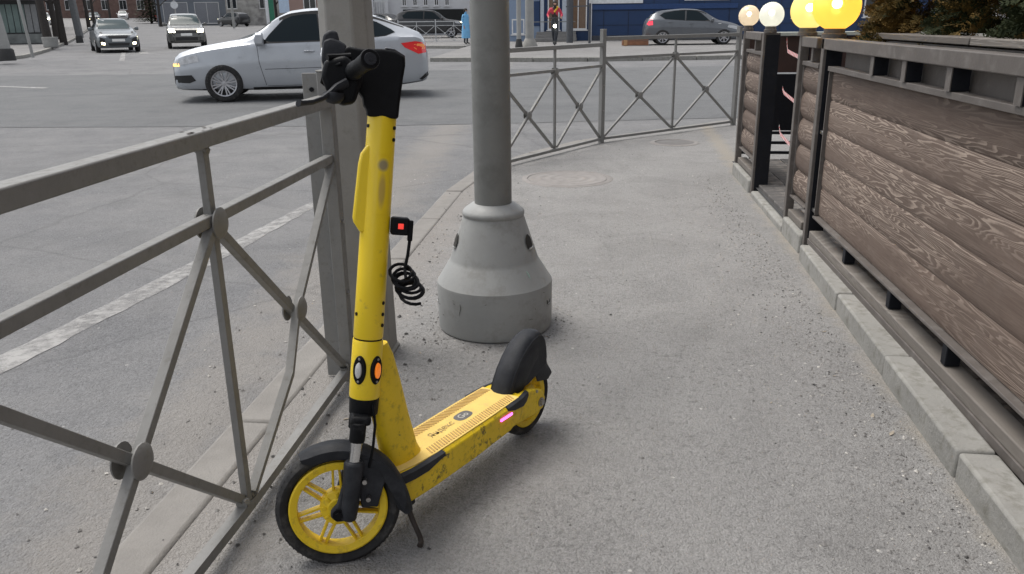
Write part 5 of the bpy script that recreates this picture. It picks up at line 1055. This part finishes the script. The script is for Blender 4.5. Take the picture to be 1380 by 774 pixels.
bare_tree('thick dark tree trunk on the left pavement beside the kiosk', -28.4, 41.1, 9, .19, 11, 4, -.4)
bare_tree('bare tree behind the kiosk corner', -31.0, 46.2, 8, .17, 12, 4)
for i, (x, y, h) in enumerate(((-36, 53, 8), (-43, 64, 9), (-52, 82, 9), (-62, 99, 9), (-92, 141, 11), (-84, 139, 10), (-76, 140, 10), (-70, 128, 9), (-54, 100, 8), (-40, 102, 8), (-36, 101, 7))):
    bare_tree('bare tree %s' % ('on the left pavement just beyond the dark pole', 'on the left pavement, second beyond the dark pole', 'on the left pavement, third beyond the dark pole', 'on the left pavement near the street end', 'at the far left end of the street', 'in front of the dark brick building', 'right of the dark brick building', 'behind the small red car', 'beside the blue grey garage block', 'in front of the patchy pale wall', 'at the right end of the patchy pale wall')[i], x, y, h, .17, 30+i, 4)
# dark conifers
def conifer(label, x, y, h, seed):
    rnd = random.Random(seed); t = thing('conifer_tree', label, 'tree', (x, y, gz(x, y)), 0, 'dark conifers down the street')
    M().tube([(0, 0, 0), (0, 0, h)], [.2, .03], 8).build('trunk', bark, t); mb = M()
    for i in range(2300):
        z = rnd.random()**1.3; rad = (1-z)*h*.26*math.sqrt(rnd.random())*rnd.uniform(.7, 1.15); a = rnd.uniform(0, 6.283); p = Vector((rad*math.cos(a), rad*math.sin(a), .3+z*h))
        d = Vector((math.cos(a), math.sin(a), -.25)); s_ = rnd.uniform(.2, .42); sd = Vector((-d.y, d.x, rnd.uniform(-.3, .3)))*.4
        mb.add([p-sd*s_, p+sd*s_, p+d*s_*1.3], [(0, 1, 2)])
    mb.build('crown', lf_g, t, smooth=0)
for i, (x, y, h) in enumerate(((-64.5, 117, 8), (-61.5, 118, 9), (-58, 116, 8))): conifer('dark conifer, %s of three right of the small red car' % ('left', 'middle', 'right')[i], x, y, h, 60+i)

# ------------------------------------------------------------------ people across the junction
def person(label, loc, rz, joints, bones, colors, matlist, head=None):
    t = thing('person', label, 'person', loc, rz)
    me = bpy.data.meshes.new('body'); names = list(joints); me.from_pydata([joints[n][0] for n in names], [(names.index(a), names.index(b)) for a, b, _ in bones], [])
    o = bpy.data.objects.new('body', me); COL.objects.link(o)
    md = o.modifiers.new('skin', 'SKIN'); md.use_smooth_shade = True; sk = me.skin_vertices[0].data if me.skin_vertices else None
    if sk is None: me.skin_vertices  # layer is created with the modifier
    for i, n in enumerate(names):
        sv = me.skin_vertices[0].data[i]; rr = joints[n][1]; sv.radius = rr if isinstance(rr, tuple) else (rr, rr); sv.use_root = (n == 'pelvis')
    sb = o.modifiers.new('sub', 'SUBSURF'); sb.levels = 2; sb.render_levels = 2
    bpy.context.view_layer.update(); me2 = bpy.data.meshes.new_from_object(o.evaluated_get(bpy.context.evaluated_depsgraph_get())); bpy.data.objects.remove(o)
    me2.materials.clear()
    for m_ in matlist: me2.materials.append(m_)
    for p_ in me2.polygons:
        best = None; c = p_.center
        for a, b, ci in bones:
            A, B = Vector(joints[a][0]), Vector(joints[b][0]); ab = B-A; u = max(0, min(1, (c-A).dot(ab)/ab.length_squared)); dd = (c-A-ab*u).length/ (joints[a][1] if not isinstance(joints[a][1], tuple) else max(joints[a][1]))
            if best is None or dd < best[0]: best = (dd, ci)
        p_.material_index = best[1]; p_.use_smooth = True
    b = bpy.data.objects.new('body', me2); COL.objects.link(b); b.parent = t
    return t
skin = P('skin', (.45, .27, .20), .6); darkc = P('dark trousers', (.03, .035, .045), .8); hair = P('dark hair', (.018, .014, .012), .6); lblue = P('light blue coat', (.17, .42, .68), .7); shoe = P('dark shoes', (.02, .02, .02), .6)
redc = P('red jacket sleeves', (.50, .035, .07), .7); vest = P('dark vest', (.03, .022, .02), .7); yelb = P('yellow scarf', (.65, .42, .03), .7)
def std(lean=0, hy=0):
    return {'pelvis': ((0, 0, .92), (.15, .11)), 'waist': ((0, 0, 1.05), (.14, .10)), 'chest': ((lean*.5, 0, 1.28), (.17, .12)), 'neckb': ((lean*.7, 0, 1.44), .075), 'neck': ((lean, 0, 1.50), .055), 'chin': ((lean+.02, 0, 1.555), (.07, .065)), 'crown': ((lean+.01, 0, 1.68), (.09, .08)),
        'hl': ((0, .09, .86), .09), 'kl': ((.02, .10, .48), .062), 'al': ((-.02, .10, .09), .042), 'tl': ((.14, .11, .04), .035), 'hr': ((0, -.09, .86), .09), 'kr': ((.02, -.10, .48), .062), 'ar': ((-.02, -.10, .09), .042), 'tr': ((.14, -.11, .04), .035)}
BB = [('pelvis', 'waist', 1), ('waist', 'chest', 1), ('chest', 'neckb', 1), ('neckb', 'neck', 0), ('neck', 'chin', 0), ('chin', 'crown', 0), ('pelvis', 'hl', 2), ('hl', 'kl', 2), ('kl', 'al', 2), ('al', 'tl', 3), ('pelvis', 'hr', 2), ('hr', 'kr', 2), ('kr', 'ar', 2), ('ar', 'tr', 3)]
def face(t, x, z, hm, long=False):
    m_ = M(); rings = []
    for k in range(9):
        a = math.pi*.5*k/8; rings.append([(x-.012+.098*math.cos(a)*math.cos(6.283*j/16), .09*math.cos(a)*math.sin(6.283*j/16), z+.015+.10*math.sin(a)) for j in range(16)])
    m_.loft(rings, False); rings = [[(x-.035+.07*w_*math.cos(6.283*j/16), .092*w_*math.sin(6.283*j/16), zz) for j in range(16)] for zz, w_ in ((z+.03, 1.05), (z-.05, 1.05), (z-.10, .8))]; m_.loft(rings); m_.build('hair', hm, t)
    m_ = M(); m_.tube([(x+.085, 0, z+.01), (x+.112, 0, z-.025), (x+.09, 0, z-.035)], [.01, .016, .012], 6); m_.build('nose', skin, t)
    m_ = M()
    for s_ in (-1, 1): m_.tube([(x+.079, s_*.033, z+.012), (x+.09, s_*.033, z+.012)], .010, 8)
    m_.build('eyes', hair, t); m_ = M(); m_.tube([(x+.083, -.02, z-.062), (x+.088, 0, z-.064), (x+.083, .02, z-.062)], .006, 6); m_.build('mouth', P('lips', (.33, .12, .10), .6), t)
def hands(J, BBx, wl, fl):
    """adds hand and fingers beyond wrist joint"""
    for s_, w_ in (('l', wl[0]), ('r', wl[1])):
        w_ = Vector(w_); f = Vector(fl); J['p'+s_] = (tuple(w_+f*.07), (.035, .018)); BBx.append(('w'+s_, 'p'+s_, 0))
        for k in range(4):
            off_ = Vector((0, 1, 0)).cross(f).normalized()*(k-1.5)*.018; J['f%d%s' % (k, s_)] = (tuple(w_+f*(.15-.012*abs(k-1.3))+off_+Vector((0, 0, -.015))), .0085); BBx.append(('p'+s_, 'f%d%s' % (k, s_), 0))
        J['th'+s_] = (tuple(w_+f*.08+Vector((0, 0, .045))), .010); BBx.append(('w'+s_, 'th'+s_, 0))
# woman in a light blue coat, half hidden by the lamp post
J = std(); B = list(BB); J.update({'sl': ((0, .17, 1.38), .07), 'el': ((-.05, .21, 1.12), .05), 'wl': ((.04, .22, .90), .036), 'sr': ((0, -.17, 1.38), .07), 'er': ((-.05, -.21, 1.12), .05), 'wr': ((.06, -.22, .90), .036)})
B += [('chest', 'sl', 1), ('sl', 'el', 1), ('el', 'wl', 1), ('chest', 'sr', 1), ('sr', 'er', 1), ('er', 'wr', 1)]; hands(J, B, (J['wl'][0], J['wr'][0]), (.2, 0, -.98))
x, y = -6.47, 40.0; t = person('person in a long light blue coat, half hidden behind the lamp post', (x, y, gz(x, y)+.085), R(-30), J, B, None, [skin, lblue, darkc, shoe]); face(t, .02, 1.61, hair)
t.scale = (.95,)*3
m_ = M(); m_.loft([[(rx*math.cos(6.283*j/20), ry*math.sin(6.283*j/20), z) for j in range(20)] for z, rx, ry in ((.30, .20, .25), (.6, .19, .235), (.95, .165, .20), (1.1, .15, .185), (1.3, .15, .20))]); m_.build('coat', lblue, t)
# rider on a scooter in front of the shop
J = std(.04); B = list(BB); J.update({'sl': ((.02, .18, 1.37), .075), 'el': ((.06, .30, 1.15), .058), 'wl': ((.27, .26, 1.06), .038), 'sr': ((.02, -.18, 1.37), .075), 'er': ((.06, -.30, 1.15), .058), 'wr': ((.27, -.26, 1.06), .038)})
J['kl'] = ((.10, .10, .50), .065); J['kr'] = ((-.02, -.08, .48), .065); J['al'] = ((.06, .05, .09), .042); J['tl'] = ((.20, .06, .04), .035); J['ar'] = ((-.18, -.04, .09), .042); J['tr'] = ((-.04, -.05, .04), .035)
B += [('chest', 'sl', 4), ('sl', 'el', 4), ('el', 'wl', 4), ('chest', 'sr', 4), ('sr', 'er', 4), ('er', 'wr', 4)]; hands(J, B, (J['wl'][0], J['wr'][0]), (.93, 0, -.35))
x, y = -2.05, 36.2; zr = gz(x, y)+.085
t = person('rider in dark vest with red sleeves standing on a kick scooter by the shop', (x, y, zr+.14), R(-86), J, B, None, [skin, vest, darkc, shoe, redc]); face(t, .06, 1.61, hair)
m_ = M(); m_.tube([(.0, .12, 1.45), (.12, .08, 1.40), (.14, -.03, 1.25), (.10, .13, 1.46), (-.06, .10, 1.47)], .035, 8); m_.build('scarf', yelb, t)
t = thing('kick_scooter', 'dark kick scooter with bright front light under the rider', 'scooter', (x, y, zr), R(-86))
M().box((0, 0, .13), (.55, .16, .05)).build('deck', darkc, t, bevel=.02)
for xx in (.48, -.36):
    m_ = M(); m_.lathe([(.06, -.02), (.105, -.025), (.115, 0), (.105, .025), (.06, .02), (.06, -.02)], 20, Matrix.Translation((xx, 0, .115)) @ Matrix.Rotation(R(90), 4, 'X')); m_.build('wheel', rubber, t)
M().tube([(.25, 0, .14), (.40, 0, .20), (.44, 0, .30)], .03, 8).build('neck', darkc, t); M().tube([(.48, 0, .115), (.44, 0, .3), (.36, 0, 1.15)], [.025, .03, .025], 10).build('stem', darkc, t); M().tube([(.36, -.30, 1.16), (.36, .30, 1.16)], .018, 8).build('handlebar', darkc, t)
m_ = M(); m_.lathe([(.0005, .02), (.05, .015), (.065, 0), (.05, -.05), (.0005, -.06)], 16, Matrix.Translation((.45, 0, .84)) @ Matrix.Rotation(R(90), 4, 'Y')); m_.build('headlight', P('bright scooter light', (.9, .9, .8), .3, emit=(1, .96, .72), es=14), t)

# unseen block added behind the terrace to cut light from the right
building('added_light_blocker', 'plain brown block added at the back of the terrace to cut light from the right, hidden by the thuja', (4.6, 9.2, 0), R(-90), 30, 12, 6.5, P('blocker plaster', (.20, .15, .12), .8, var=.12, vs=.6), [(12+3.2*i, 14+3.2*i, .9, 2.7, pane_d) for i in range(5)])

for o_ in [o for o in bpy.data.objects if o.name.startswith('shop_building')]:
    for i in range(13): M().box((5.3+i*1.25, -.005, 1.1), (.025, .03, 2.2)).build('panel_joint', P('dark panel seam', (.003, .012, .04), .6), o_)  # thin darker seam strips between the facade panels
    for z in (.75, 1.45): M().box((12.5, -.004, z), (15, .03, .02)).build('panel_joint', P('dark panel seam', (.003, .012, .04), .6), o_)
